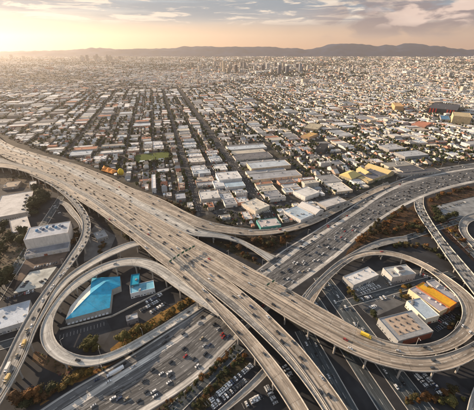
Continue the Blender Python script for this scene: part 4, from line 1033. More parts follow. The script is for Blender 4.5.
# ------------------------------------------------------------------ the town
ROOFS_H = [(.34, .24, .17), (.46, .38, .31), (.34, .33, .32), (.58, .54, .48), (.22, .16, .12), (.62, .60, .57), (.42, .18, .11), (.18, .17, .17), (.70, .69, .66), (.50, .39, .28), (.42, .41, .40), (.66, .63, .58)]
ROOFS_C = [(.72, .72, .72), (.62, .63, .64), (.52, .53, .54), (.36, .37, .39), (.26, .27, .29), (.44, .47, .50), (.74, .73, .72), (.60, .55, .46), (.42, .42, .42), (.52, .58, .63), (.30, .30, .30), (.66, .63, .58), (.48, .42, .35), (.70, .69, .66), (.20, .20, .21), (.46, .22, .14)]
WALLS = [(.62, .58, .52), (.70, .67, .62), (.55, .48, .40), (.48, .46, .44), (.66, .55, .42), (.58, .60, .60), (.42, .33, .27), (.74, .72, .69), (.52, .30, .22)]
ITEMS = []   # kind, x, y, rz, hw, hd, h, roof, wall
TREES = []   # x, y, height, radius, tint, base z
LEAFS = [(.035, .052, .018), (.045, .062, .02), (.028, .042, .018), (.05, .062, .022), (.06, .066, .02), (.03, .04, .016), (.07, .06, .022)]
br = random.Random(5)
def put(kind, s, t, hw, hd, h, turn=False):
    x, y = ST(s, t)
    ok = in_city(x, y, 2) and not taken(x, y, max(hw, hd) * .75) and -40 < P(x, y)[0] < 514
    if ok:
        for a, b in ((-hw, -hd), (hw, -hd), (hw, hd), (-hw, hd)):
            if not in_city(*ST(s + a, t + b), .6): ok = False
    if not ok:
        if max(hw, hd) > 5.5 and y < 1250:      # the plot is cut: try what still fits
            if hw > hd: put('shop', s - hw / 2, t, hw / 2 - .4, hd, min(h, 4.5)); put('shop', s + hw / 2, t, hw / 2 - .4, hd, min(h, 4.5))
            else: put('shop', s, t - hd / 2, hw, hd / 2 - .4, min(h, 4.5)); put('shop', s, t + hd / 2, hw, hd / 2 - .4, min(h, 4.5))
        return
    if kind == 'house': rc = br.choice(ROOFS_H)
    else: rc = br.choice(ROOFS_C)
    j = br.uniform(.9, 1.15); rc = tuple(min(.8, c * j) for c in rc)
    ITEMS.append((kind, x, y, TH + (math.pi / 2 if turn else 0), hd if turn else hw, hw if turn else hd, h, rc, br.choice(WALLS)))
def tree_at(s, t, h=None):
    x, y = ST(s, t)
    if not in_city(x, y, 1) or taken(x, y, 1.5): return
    px, py = P(x, y)
    if not (-30 < px < 504): return
    h = (h or br.uniform(4.5, 11))
    TREES.append((x, y, h, h * br.uniform(.32, .5), br.choice(LEAFS), .14))
def com_prob(s, t):
    s, t = s / K, t / K
    v = .38 + .38 * math.sin(s * .011 + 1.3) * math.cos(t * .007) 
    if 41 < s < 268 and t < 640: v += .5
    if t < 470: v += .35
    if s < -118 and t < 760: v += .3
    if s > 425: v += .1
    return v
for (s0, s1, t0, t1, full) in BLOCKS:
    sc_, tc = (s0 + s1) / 2, (t0 + t1) / 2
    com = br.random() < com_prob(sc_, tc)
    W = s1 - s0
    ncol = max(1, round(W / br.choice([30, 35, 40])))
    if com and br.random() < .4: ncol = max(1, ncol // 2)
    sides = [(s0 + W * k / ncol + .9, s0 + W * (k + 1) / ncol - .9, -1 if k % 2 == 0 else 1) for k in range(ncol)]
    for a, b, sg in sides:
        t = t0 + br.uniform(.5, 5)
        while t < t1 - 9:
            w = b - a
            iscom = w > 50 or (com if br.random() < .88 else not com)
            if iscom:
                L = min(br.uniform(11, 36) * (1.5 if w > 50 else 1), t1 - 2 - t)
                if L < 10: break
                r = br.random()
                if r < .07:       # parking court with trees
                    for k in range(4): tree_at(a + br.uniform(2, w - 2), t + br.uniform(1, L - 1), br.uniform(4, 7))
                elif r < .22:
                    put('apartment', (a + b) / 2, t + L / 2, w * .38, L / 2 - 2.5, br.choice([7, 9.5, 10, 13]))
                    tree_at(a + 2, t + 1); tree_at(b - 2, t + L - 1)
                else:
                    f = br.uniform(.72, .98)
                    put('warehouse' if L > 24 else 'shop', a + w / 2 + (1 - f) * w / 2 * sg, t + L / 2, w * f / 2, L / 2 - .5, br.uniform(3.6, 6.4))
                    if f < .75 and br.random() < .7: tree_at((a + 3) if sg > 0 else (b - 3), t + L / 2, br.uniform(5, 9))
                t += L
            else:
                L = br.uniform(11, 18)
                hw = min(br.uniform(4.6, 7.5), L / 2 - .7); hd = min(w * .38, br.uniform(7, 12.5))
                put('house', (a + b) / 2 + sg * br.uniform(1, w * .12), t + L / 2, hw, hd, br.choice([3.4, 3.6, 3.8, 6.2]), turn=True)
                if br.random() < .45: put('garage', (a + b) / 2 - sg * (w * .36), t + L / 2 + br.uniform(-2, 2), 3.0, 3.2, 3.0)
                for k in range(br.choice([0, 1, 2, 2, 3, 4])):
                    tree_at(a + br.uniform(1.5, w - 1.5), t + br.choice([.6, L - .6]) + br.uniform(-.6, .6))
                t += L
    for s_ in (s0 + 1.2, s1 - 1.2):   # street trees
        t = t0 + br.uniform(2, 12)
        while t < t1:
            if br.random() < .62: tree_at(s_, t, br.uniform(5, 11))
            t += br.uniform(9, 18)
def pxsize(x, y, w): return w * FPX / slant(x, y)
def tower(x, y, hw, hd, h, rc, wc, label, fl):
    o = flat_building('tower', x, y, TH, hw, hd, h, rc, wc, br, floors=fl, units=2, ww=3.2, gap=1.2, wh=2.0)
    tag(o, label, 'tower', 'towers far out in the town'); take(x, y, hw, hd, TH)
# mid-rise towers out in the town
TW = [(200, 71.5, 24, 38, (.62, .55, .46), 'slim pale tower standing alone amid far low roofs'), (224, 72.5, 22, 70, (.66, .56, .42), 'tall cream tower, tallest of the far cluster'), (229.5, 72, 26, 46, (.5, .42, .34), 'shorter tan tower against the side of the tall cream tower'),
      (236, 71, 26, 40, (.16, .14, .14), 'dark tower just right of the cream tower'), (205, 69, 30, 30, (.4, .34, .3), 'brownish block low beside the slim pale tower'), (255, 70, 30, 30, (.52, .5, .48), 'grey slab between the cream tower and the twin dark towers'), (279, 73.5, 26, 50, (.24, .24, .26), 'dark twin tower on the near side of the far centre'), (287, 72.5, 30, 42, (.20, .21, .24), 'dark broad twin tower just behind its pair'),
      (300, 72, 26, 52, (.34, .36, .4), 'bluish tower at the east end of the far centre'), (308, 70.5, 28, 36, (.6, .56, .5), 'pale block beside the bluish tower'), (268, 68, 34, 34, (.5, .44, .4), 'pinkish slab behind the twin dark towers'), (340, 72, 28, 26, (.5, .45, .38), 'sandy block alone in the eastern town'), (215, 65, 30, 30, (.5, .48, .46), 'distant grey slab behind the cream tower'),
      (88, 61, 40, 70, (.30, .27, .25), 'hazy tower at the head of the western cluster'), (84, 60.8, 36, 46, (.34, .3, .28), 'hazy low tower leading the western cluster'), (98, 61, 36, 80, (.3, .27, .25), 'hazy tallest tower of the western cluster'), (108, 61.2, 40, 62, (.34, .31, .29), 'hazy paired tower at the tail of the western cluster'), (112, 61.2, 34, 50, (.36, .33, .3), 'hazy smaller tower ending the western cluster'), (12, 59, 44, 60, (.4, .34, .3), 'hazy tower in the glare below the sun'), (24, 59, 40, 44, (.4, .34, .3), 'hazy block in the glare next to a taller one'),
      (462, 92, 22, 20, (.66, .60, .5), 'cream block on the east side behind the dark red framed one'), (449, 77, 30, 24, (.5, .46, .4), 'tan slab far out on the east side')]
for (px, py, w, h, c, lab) in TW:
    x, y = G(px, py); tower(x, y, w / 2 * K, w * .35 * K, h * K * 1.35, tuple(q * .8 for q in c), c, lab, max(3, int(h / 3.2)))
tr_ = random.Random(4)
LANDMARKS += [(*G(226, 73), 'the tall cream tower'), (*G(283, 73), 'the twin dark towers')]
for k in range(70):
    px = tr_.gauss(262, 46) if k < 50 else tr_.gauss(98, 22); py = tr_.uniform(65.5, 73) if k < 50 else tr_.uniform(58.5, 61.5)
    x, y = G(px, py)
    if not 5 < px < 470 or taken(x, y, 25): continue
    h = tr_.uniform(26, 74) * (1 if k < 50 else 1.6); hw = tr_.uniform(14, 26) * (1 if k < 50 else 1.3); c = tr_.choice([(.5, .45, .38), (.3, .28, .27), (.6, .55, .5), (.16, .15, .16), (.42, .36, .3), (.55, .54, .53)])
    o = flat_building('tower', x, y, TH, hw, hw * tr_.uniform(.5, .9), h, tuple(q * .8 for q in c), c, br, floors=max(4, int(h / 4)), units=1, ww=3.2, gap=1.2, wh=2.0); take(x, y, hw, hw, TH)
    wh, d = where_of(x, y); later(o, f'{cname(c)} far mid rise tower', wh, 'tower', 'towers far out in the town', d, 'going outwards')
for (s_, t_, ph) in ():
    pass

ITEMS.sort(key=lambda q: -pxsize(q[1], q[2], (q[4] * q[5]) ** .5))
TREES.sort(key=lambda q: -pxsize(q[0], q[1], q[3]))
lim = {'house': 290, 'warehouse': 200, 'shop': 130, 'apartment': 90, 'garage': 70}
cnt = {}; REST = []
KW = {'house': 'house', 'warehouse': 'warehouse', 'shop': 'shop', 'apartment': 'apartment block', 'garage': 'garage'}
GRP = {'house': 'houses of the town', 'warehouse': 'warehouses of the town', 'shop': 'small flat roofed shops of the town', 'apartment': 'apartment blocks of the town', 'garage': 'back garden garages of the town'}
NM = {'house': 'house', 'warehouse': 'warehouse', 'shop': 'shop', 'apartment': 'apartment_building', 'garage': 'garage'}
for it in ITEMS:
    kind, x, y, rz, hw, hd, h, rc, wc = it
    if cnt.get(kind, 0) >= lim[kind]: REST.append(it); continue
    cnt[kind] = cnt.get(kind, 0) + 1
    near = slant(x, y) < 980
    if kind == 'house':
        st = br.random()
        if st < .62: o = gable_house('house', x, y, rz, hw, hd, h, rc, wc, br, z0=.14, hip=st < .22); look = f'{cname(rc)} {"hipped" if st < .22 else "gabled"} house'
        else: o = flat_building('house', x, y, rz, hw, hd, h, rc, wc, br, floors=1 if h < 5 else 2, units=1, z0=.14, ww=1.2, gap=2, wh=1.2); look = f'{cname(rc)} flat roofed house'
    elif kind == 'garage':
        o = gable_house('garage', x, y, rz, hw, hd, h, rc, wc, br, z0=.14, win=False) if br.random() < .5 else flat_building('garage', x, y, rz, hw, hd, h, rc, wc, br, units=0, win=False, z0=.14); look = f'{cname(rc)} roofed garage'
    else:
        sky = br.choice([0, 0, 3, 4, 6]) if kind == 'warehouse' and near else 0
        un = br.choice([1, 2, 3, 5]) if near else br.choice([0, 1, 2])
        fl = max(1, int(h / 3.2)) if kind == 'apartment' else 1
        o = flat_building(NM[kind], x, y, rz, hw, hd, h, rc, wc, br, floors=fl, units=un, sky=sky, z0=.14, win=kind != 'warehouse' or br.random() < .4, gap=1.6 if kind == 'apartment' else 3.4, wh=1.4)
        look = f'{cname(rc)} {"skylit" if sky else "flat roofed"} {KW[kind]}'
    wh, d = where_of(x, y); px, py = P(x, y)
    later(o, look, wh, KW[kind], GRP[kind], d, 'going outwards')
print('items', cnt, len(REST), 'trees', len(TREES))

# ---- everything smaller joins one mass of far roofs
class Mass:
    def __init__(s): s.v = []; s.f3 = []; s.f4 = []; s.c3 = []; s.c4 = []; s.n = 0
    def add(s, v, f4, c4, f3=None, c3=None):
        """v (N,k,3) vertices per piece; f4 (m,4) shared index pattern; c4 (N,m,3)"""
        N, k, _ = v.shape
        base = s.n + np.arange(N)[:, None, None] * k
        if f4 is not None: s.f4.append((base + np.array(f4)[None]).reshape(-1, 4)); s.c4.append(c4.reshape(-1, 3))
        if f3 is not None: s.f3.append((base + np.array(f3)[None]).reshape(-1, 3)); s.c3.append(c3.reshape(-1, 3))
        s.v.append(v.reshape(-1, 3)); s.n += N * k
    def build(s, name, mat, smooth=False):
        V = np.concatenate(s.v).astype(np.float32)
        q = np.concatenate(s.f4) if s.f4 else np.zeros((0, 4), int); t = np.concatenate(s.f3) if s.f3 else np.zeros((0, 3), int)
        me = bpy.data.meshes.new(name); me.vertices.add(len(V)); me.vertices.foreach_set('co', V.ravel())
        loops = np.concatenate([q.ravel(), t.ravel()]).astype(np.int32)
        me.loops.add(len(loops)); me.loops.foreach_set('vertex_index', loops)
        n = len(q) + len(t); me.polygons.add(n)
        st = np.concatenate([np.arange(len(q)) * 4, len(q) * 4 + np.arange(len(t)) * 3]).astype(np.int32)
        me.polygons.foreach_set('loop_start', st)
        me.polygons.foreach_set('use_smooth', np.zeros(n, bool))
        me.update(calc_edges=True)
        a = me.attributes.new('tint', 'FLOAT_COLOR', 'FACE')
        col = np.concatenate([*s.c4, *s.c3]); col = np.c_[col, np.ones(len(col))].astype(np.float32)
        a.data.foreach_set('color', col.ravel())
        me.materials.append(MATS[mat]); me.validate()
        return new_obj(name, me, kind='stuff')
FLAT4 = [(0, 1, 5, 4), (1, 2, 6, 5), (2, 3, 7, 6), (3, 0, 4, 7), (4, 5, 6, 7)]
def boxes_v(x, y, rz, hw, hd, z1, z0=0.0):
    N = len(x); c, s_ = np.cos(rz), np.sin(rz); v = np.zeros((N, 8, 3))
    for k, (a, b) in enumerate(((-1, -1), (1, -1), (1, 1), (-1, 1))):
        lx, ly = a * hw, b * hd
        for z, o in ((z0, 0), (z1, 4)):
            v[:, k + o, 0] = x + lx * c - ly * s_; v[:, k + o, 1] = y + lx * s_ + ly * c; v[:, k + o, 2] = z
    return v
def gables_v(x, y, rz, hw, hd, h, rh):
    b = boxes_v(x, y, rz, hw, hd, h); N = len(x); c, s_ = np.cos(rz), np.sin(rz)
    r = np.zeros((N, 2, 3))
    for k, b_ in enumerate((-1, 1)):
        r[:, k, 0] = x - b_ * hd * s_; r[:, k, 1] = y + b_ * hd * c; r[:, k, 2] = h + rh
    return np.concatenate([b, r], 1)
GAB4 = [(1, 2, 6, 5), (3, 0, 4, 7), (0, 1, 5, 4), (2, 3, 7, 6), (5, 6, 9, 8), (7, 4, 8, 9)]; GAB3 = [(4, 5, 8), (6, 7, 9)]
far = Mass()
def add_flat(x, y, rz, hw, hd, h, rc, wc):
    N = len(x); c = np.repeat(wc[:, None], 5, 1); c[:, 4] = rc; far.add(boxes_v(x, y, rz, hw, hd, h), FLAT4, c)
def add_gab(x, y, rz, hw, hd, h, rc, wc):
    c4 = np.repeat(wc[:, None], 6, 1); c4[:, 4] = rc; c4[:, 5] = rc * .96
    far.add(gables_v(x, y, rz, hw, hd, h, hw * .45), GAB4, c4, GAB3, np.repeat(wc[:, None], 2, 1))
arr = lambda k, rows: np.array([r[k] for r in rows], float)
hs = [r for r in REST if r[0] in ('house', 'garage')]; cs = [r for r in REST if r[0] not in ('house', 'garage')]
fl = [r for i, r in enumerate(hs) if i % 5 < 2]; ga = [r for i, r in enumerate(hs) if i % 5 >= 2]
for rows, fn in ((ga, add_gab), (fl + cs, add_flat)):
    if rows: fn(*[arr(k, rows) for k in range(1, 9)])
RH = np.array(ROOFS_H); RC = np.array(ROOFS_C); WL = np.array(WALLS)
ftrees = []
def scatter(t0, t1, n, wlo, whi, hlo, hhi, gab, treefrac, pitchA, pitchB, tall=0.01):
    t = np.sqrt(nr.uniform(t0 ** 2, t1 ** 2, n)); ang = nr.uniform(-.83, .72, n) + 0
    y = t; x = t * np.tan(ang * .98)
    s = x * BV[0] + y * BV[1]; tt = x * AV[0] + y * AV[1]
    # rows between the streets
    fs = np.mod(s + 5, pitchA) ; ft = np.mod(tt, pitchB)
    keep = (fs > 12) & (ft > 12)
    d = y * CP + CAM_H * SP; px = 237 + FPX * x / d
    keep &= (px > -25) & (px < 500) & ((tt > 2406) | (s > 2380))
    dens = np.sin(s * .0021 + 1) * np.cos(tt * .0017) + .6 * np.sin(s * .006) * np.sin(tt * .005)
    keep &= nr.rand(n) < np.clip(.75 + .5 * dens, .25, 1)
    x, y, s, tt, dens = x[keep], y[keep], s[keep], tt[keep], dens[keep]; n = len(x)
    istree = nr.rand(n) < treefrac - .30 * dens
    xb, yb = x[~istree], y[~istree]; n = len(xb)
    hw = nr.uniform(wlo, whi, n) / 2; hd = nr.uniform(wlo, whi, n) / 2 * nr.uniform(.8, 1.7, n); h = nr.uniform(hlo, hhi, n)
    big = nr.rand(n) < .15; k_ = nr.uniform(1.6, 3.0, n); hw[big] *= k_[big]; hd[big] *= k_[big]; h[big] *= 1.4
    tl = nr.rand(n) < tall; h[tl] = nr.uniform(14, 34, tl.sum())
    rz = np.full(n, TH) + (nr.rand(n) < .5) * math.pi / 2
    rc = np.where((nr.rand(n) < .55)[:, None], RC[nr.randint(0, len(RC), n)], RH[nr.randint(0, len(RH), n)]) * nr.uniform(.72, 1.0, n)[:, None]
    wc = WL[nr.randint(0, len(WL), n)]
    g_ = (nr.rand(n) < gab) & ~big & ~tl
    if g_.any(): add_gab(xb[g_], yb[g_], rz[g_], hw[g_], hd[g_], h[g_], rc[g_], wc[g_])
    add_flat(xb[~g_], yb[~g_], rz[~g_], hw[~g_], hd[~g_], h[~g_], rc[~g_], wc[~g_])
    xt, yt = x[istree], y[istree]; k = len(xt)
    ftrees.append((xt, yt, nr.uniform(6, 12, k) * (wlo / 10), nr.uniform(3, 5.5, k) * (wlo / 10), np.array(LEAFS)[nr.randint(0, len(LEAFS), k)]))
YB = 1720
scatter(1750, 3300, 26000, 10, 18, 3.5, 7, .45, .48, 84, 120)
scatter(3300, 4800, 24000, 13, 24, 4, 8, .3, .48, 84, 130)
scatter(4800, 7400, 24000, 18, 34, 4, 9, 0, .46, 120, 160, .015)
scatter(7400, 12500, 20000, 26, 60, 5, 12, 0, .44, 160, 220, .02)
far.build('distant_rooftops', 'far_building')

# ------------------------------------------------------------------ trees
def ico(sub=1):
    bm = bmesh.new(); bmesh.ops.create_icosphere(bm, subdivisions=sub, radius=1); v = np.array([q.co[:] for q in bm.verts]); f = [tuple(w.index for w in q.verts) for q in bm.faces]; bm.free(); return v, f
ICO_V, ICO_F = ico(1); ICO2_V, ICO2_F = ico(2)
def crown_mesh(seed, lumps, leaves, tall=1.0):
    r = np.random.RandomState(seed); m = MB()
    cs = []
    for k in range(lumps):
        a = r.uniform(0, 6.28); rad = r.uniform(.15, .62) if k else 0
        cs.append((rad * math.cos(a), rad * math.sin(a), r.uniform(-.35, .55) * tall if k else .1, r.uniform(.34, .58)))
    for (x, y, z, q) in cs:
        i = len(m.v); jit = r.uniform(.72, 1.05, len(ICO_V))
        for p, jj in zip(ICO_V, jit): m.v.append((x + p[0] * q * .86 * jj, y + p[1] * q * .86 * jj, z + p[2] * q * .8 * jj * tall))
        m.f += [tuple(i + w for w in f) for f in ICO_F]
    for k in range(leaves):
        x, y, z, q = cs[r.randint(len(cs))]
        d = r.randn(3); d /= np.linalg.norm(d); d[2] = abs(d[2]) * .9 + d[2] * .1 if r.rand() < .7 else d[2]
        c = np.array((x, y, z)) + d * q * r.uniform(.8, 1.12) * np.array((1, 1, tall))
        u = np.cross(d, r.randn(3)); u /= np.linalg.norm(u); w = np.cross(d, u) + d * r.uniform(-.6, .6); w /= np.linalg.norm(w)
        sz = r.uniform(.05, .12)
        m.quad(tuple(c - u * sz - w * sz * .7), tuple(c + u * sz - w * sz * .7), tuple(c + u * sz * .7 + w * sz), tuple(c - u * sz * .8 + w * sz))
    return m.mesh('crown', 'leaf')
CROWNS = [crown_mesh(k, 6 + k % 3, 210) for k in range(6)]; TALL = [crown_mesh(20 + k, 5, 170, 1.7) for k in range(2)]
def trunk_mesh():
    m = MB(); n = 6
    rings = [(0, .09, 0, 0), (.5, .06, .02, .01), (1, .035, .05, -.03)]
    for (z, r, ox, oy) in rings:
        for k in range(n): m.v.append((ox + r * math.cos(k * 1.047), oy + r * math.sin(k * 1.047), z))
    for i in range(2):
        for k in range(n): m.f.append((i * n + k, i * n + (k + 1) % n, (i + 1) * n + (k + 1) % n, (i + 1) * n + k))
    for a in (0.5, 2.6, 4.6):   # limbs
        i = len(m.v); c, s_ = math.cos(a), math.sin(a)
        for (rr, z, t) in ((.02, .5, .03), (.26, .95, .012)):
            for dx, dy in ((-t, -t), (t, -t), (t, t), (-t, t)): m.v.append((rr * c + dx, rr * s_ + dy, z))
        for k in range(4): m.f.append((i + k, i + (k + 1) % 4, i + 4 + (k + 1) % 4, i + 4 + k))
    return m.mesh('trunk', 'bark')
TRUNK = trunk_mesh()
def tint_name(c):
    r, g_, b = c
    if r > g_ * 1.45: return 'orange brown' if r > .13 else 'rust brown'
    if r > g_ * 1.08: return 'olive brown'
    return 'dark green' if g_ < .042 else 'green'
def tree(x, y, h, r, c, z, bush=False, name=None, k=0):
    root = empty(name or ('bush' if bush else 'tree'), (x, y, z), rnd.uniform(0, 6.28))
    me = rnd.choice(CROWNS) if (bush or h / r < 3) else rnd.choice(TALL)
    o = new_obj('crown', me, root, color=c)
    if bush: o.scale = (r, r, h * .62); o.location = (0, 0, h * .42)
    else:
        o.scale = (r, r, h * .36 if me in CROWNS else h * .24); o.location = (0, 0, h * .64)
        t = new_obj('trunk', TRUNK, root, color=(.08, .06, .045)); t.scale = (h * .28, h * .28, h * .6)
    return root
# planted by hand round the interchange
def belt(pts, n, w, h, tints, r_, bush=.6, z=0):
    d = [0]
    for a, b in zip(pts, pts[1:]): d.append(d[-1] + math.hypot(b[0] - a[0], b[1] - a[1]))
    out = []
    n = int(n * 1.75); h *= 1.6; bush = max(bush, .3)
    for k in range(n):
        f = (k + r_.random()) / n * d[-1]; i = max(j for j in range(len(d) - 1) if d[j] <= f + 1e-9); g_ = (f - d[i]) / (d[i + 1] - d[i] + 1e-9)
        px = pts[i][0] + (pts[i + 1][0] - pts[i][0]) * g_ + r_.uniform(-w, w); py = pts[i][1] + (pts[i + 1][1] - pts[i][1]) * g_ + r_.uniform(-w, w) * .6
        hh = h * r_.uniform(.6, 1.3); b_ = r_.random() < bush
        out.append((*G(px, py), hh * (.55 if b_ else 1), hh * r_.uniform(.40, .62), r_.choice(tints), z, b_))
    return out
RUST = [(.11, .055, .02), (.085, .045, .02), (.13, .06, .02), (.05, .04, .018), (.06, .05, .02)]
OCH = [(.17, .105, .028), (.12, .08, .024), (.085, .068, .022), (.22, .125, .028)]
GRN = [(.035, .04, .016), (.028, .033, .014), (.05, .05, .02)]
BELTS = [
 (belt([(402, 175), (430, 166.5), (458, 162), (474, 159.5)], 16, 1.0, 5, GRN + RUST, rnd, .3), 'between the dark depot and the freeway rim'),
 (belt([(212, 219), (222, 223), (236, 226)], 7, 1.0, 4.5, GRN, rnd, .3), 'on the asphalt corner by the slip road'),
 (belt([(346, 288), (352, 296), (358, 303)], 6, 1.2, 4, GRN + OCH, rnd, .5), 'west of the white loop building'),
 (belt([(404, 300), (400, 292), (412, 286)], 5, 1.2, 4, GRN + OCH, rnd, .5), 'at the end of the cream edged warehouse'),
 (belt([(378, 322), (372, 316), (384, 328)], 5, 1.2, 4, GRN, rnd, .5), 'beside the tan centred warehouse'),
 (belt([(448, 330), (456, 322), (460, 310)], 6, 1.2, 4, GRN + RUST, rnd, .6), 'inside the right rim of the round loop'),
 (belt([(400, 258), (420, 267), (440, 280)], 8, 1.2, 4, GRN + RUST, rnd, .6), 'inside the upper rim of the round loop'),
 (belt([(404, 404), (430, 400), (456, 392)], 8, 2.5, 5, GRN + RUST, rnd, .6), 'on the dark ground by the corner ramp'),
 (belt([(38, 194), (44, 198), (38, 208), (32, 214)], 16, 3.2, 14, GRN, rnd, .1), 'between the pale warehouse and the box building'),
 (belt([(27, 222), (25, 234), (22, 248)], 7, 1.5, 11, GRN, rnd, .1), 'along the west flank of the box building'),
 (belt([(4, 232), (12, 238), (6, 246), (3, 262)], 7, 4, 13, GRN, rnd, .1), 'on the brown ground at the western edge'),
 (belt([(10, 276), (6, 288), (0, 296)], 6, 3, 13, GRN, rnd, .1), 'by the brown lane at the western edge'),
 (belt([(10, 178), (30, 179), (50, 188)], 10, 4, 6, GRN + RUST, rnd, .6), 'below the parapet of the great viaduct'),
 (belt([(76, 229), (78, 238), (72, 245)], 6, 1.5, 6, GRN + RUST, rnd, .5), 'between the box building and queuing viaduct'),
 (belt([(104, 243), (100, 254)], 4, 1.2, 6, RUST, rnd, .5), 'on the pale lot beside the slim ramp'),
 (belt([(124, 236), (131, 240)], 4, 1.5, 6, OCH + GRN, rnd, .6), 'under the flank of the broad deck'),
 (belt([(46, 402), (60, 391), (80, 377), (94, 371)], 18, 2.6, 7, OCH, rnd, .7), 'on the orange bank below the loop ramp'),
 (belt([(20, 404), (40, 398), (56, 390)], 12, 4, 8, GRN + RUST, rnd, .4), 'in the dark hollow below the queuing viaduct'),
 (belt([(84, 350), (94, 346), (100, 351)], 6, 2, 7, [(.10, .085, .025), (.07, .065, .02)], rnd, .3), 'inside the loop above its lower rim'),
 (belt([(122, 344), (134, 334), (146, 328)], 8, 1.8, 7, [(.10, .085, .025), (.16, .10, .028)], rnd, .3), 'beside the striped car park and freeway'),
 (belt([(112, 355), (136, 339), (164, 321), (192, 300)], 20, 1.8, 4.5, OCH, rnd, .9), 'on the orange strip along the freeway edge'),
 (belt([(164, 407), (186, 392), (212, 371), (234, 349)], 22, 2.2, 4.2, RUST + GRN, rnd, .5), 'between the freeway and the dark side road'),
 (belt([(194, 408), (212, 390), (232, 368), (244, 357)], 14, 2.2, 4.2, RUST + GRN, rnd, .45), 'between the dark side road and lit car park'),
 (belt([(228, 244), (240, 250), (252, 260)], 10, 3, 6, RUST + GRN, rnd, .6), 'in the hollow beneath the connector ramp'),
 (belt([(252, 242), (264, 246), (276, 244), (290, 238)], 14, 3.5, 6, RUST + GRN, rnd, .5), 'in the hollow between slip road and freeway'),
 (belt([(232, 231.5), (238, 232)], 2, 1, 6, GRN, rnd, .3), 'at the kink of the slip road'),
 (belt([(310, 228), (318, 224), (330, 216)], 5, 1.2, 5, OCH + RUST, rnd, .4), 'between slip road and freeway at the bend'),
 (belt([(356, 246), (370, 235), (388, 221), (404, 211)], 30, 4, 6.5, RUST, rnd, .55), 'on the red brown bank beside the freeway'),
 (belt([(380, 236), (396, 231), (414, 226), (424, 232)], 20, 4, 6.5, RUST + GRN, rnd, .55), 'on the red brown bank by the crossing ramp'),
 (belt([(428, 203), (440, 197), (456, 192), (470, 188)], 18, 2.2, 6, RUST, rnd, .6), 'on the brown verge above the grey car park'),
 (belt([(434, 209), (438, 216), (436, 222), (450, 217), (456, 214)], 12, 2.5, 9, GRN, rnd, .2), 'at the corner of the grey car park'),
 (belt([(446, 229), (456, 234), (462, 244), (458, 226)], 12, 3, 6.5, RUST + OCH, rnd, .6), 'between crossing ramp and curved slip ramp'),
 (belt([(394, 246), (410, 246), (428, 248), (440, 258)], 14, 3, 6, GRN + RUST, rnd, .5), 'outside the top of the round loop'),
 (belt([(382, 268), (388, 282), (384, 276)], 6, 1.2, 4, GRN, rnd, .7), 'between the two pale loop buildings'),
 (belt([(340, 347), (348, 352), (338, 344)], 4, 2, 6, OCH + GRN, rnd, .5), 'under the rim of the outer deck'),
 (belt([(440, 404), (470, 398)], 5, 3, 6, [(.1, .09, .03)], rnd, .7), 'on the slope in the low corner'),
 (belt([(155, 199), (165, 203), (178, 207), (196, 214)], 16, 2.5, 6, RUST + GRN, rnd, .5), 'along the town side of the slip road'),
 (belt([(2, 133), (20, 143), (40, 150), (60, 155), (84, 163)], 22, 2, 6, GRN + RUST, rnd, .4), 'along the town side of the great viaduct'),
 (belt([(400, 146), (416, 147), (436, 150), (450, 151), (470, 153)], 26, 1.6, 9, GRN + [(.08, .07, .03)], rnd, .1), 'in the long row beyond the ribbed warehouse'),
 (belt([(134, 164), (150, 163), (170, 160), (172, 152), (150, 150)], 18, 1.2, 8, GRN, rnd, .2), 'around the green playing field'),
]
def clear_of_roads(x, y, r, h):
    d, w, i = poly_d(FREE, x, y)
    if d < w / 2 + r * .6: return False
    for k, rb in RIB.items():
        if k in ('free',): continue
        d, w, i = poly_d(rb, x, y)
        if d < w / 2 + r * .8 and rb.C[i][2] < h + 1.8: return False
    return True
nt_ = 0; nb_ = 0; belt_rest = []
for rows, where in BELTS:
    for (x, y, h, r, c, z, b_) in rows:
        if not clear_of_roads(x, y, r, h) or taken(x, y, -1): continue
        if not b_ and nt_ >= 225:
            if nb_ < 292: b_ = True; h *= .7
            else: belt_rest.append((x, y, h * .6, r * .6, c, z)); continue
        o = tree(x, y, h, r, c, z, b_)
        px, py = P(x, y)
        later(o, f'{tint_name(c)} {"bush" if b_ else "tree"}', where, 'bush' if b_ else 'tree', 'bushes round the interchange' if b_ else 'trees of town and verge', px)
        nb_ += b_; nt_ += not b_
fm = Mass(); far_rows = []
for i_, (x, y, h, r, c, z) in enumerate(TREES + belt_rest):
    if nt_ < 296 and i_ < len(TREES):
        o = tree(x, y, h, r, c, z); wh, d = where_of(x, y)
        later(o, f'{tint_name(c)} {"slender " if h / r >= 3 else "round "}tree', wh, 'tree', 'trees of town and verge', d, 'going outwards'); nt_ += 1
    else: far_rows.append((x, y, h, r, c))
def blob_trees(x, y, h, r, c, V=ICO_V, F=ICO_F):
    N = len(x); k = len(V)
    jit = nr.uniform(.7, 1.15, (N, k, 1)); v = V[None] * jit * np.stack([r, r, h * .42], 1)[:, None, :]
    v[:, :, 0] += x[:, None]; v[:, :, 1] += y[:, None]; v[:, :, 2] += (h * .55)[:, None]
    cc = c[:, None, :] * nr.uniform(.7, 1.3, (N, len(F), 1))
    fm.add(v, None, None, F, cc)
fr = far_rows
X, Y, Hh, Rr, Cc = [np.array([q[k] for q in fr], float) for k in range(5)]
mid = np.hypot(X, Y) < 1250
# nearer trees of the mass: three lumps each
for dx, dy, dz, q in ((0, 0, 0, .8), (.55, .2, .1, .6), (-.35, .5, -.05, .6), (-.2, -.55, .15, .55)):
    m_ = mid; blob_trees(X[m_] + dx * Rr[m_], Y[m_] + dy * Rr[m_], Hh[m_] * (1 + dz), Rr[m_] * q, Cc[m_])
blob_trees(X[~mid], Y[~mid], Hh[~mid], Rr[~mid], Cc[~mid])
for (x, y, h, r, c) in ftrees: blob_trees(x, y, h, r, c)
fm.build('distant_treetops', 'far_leaf')

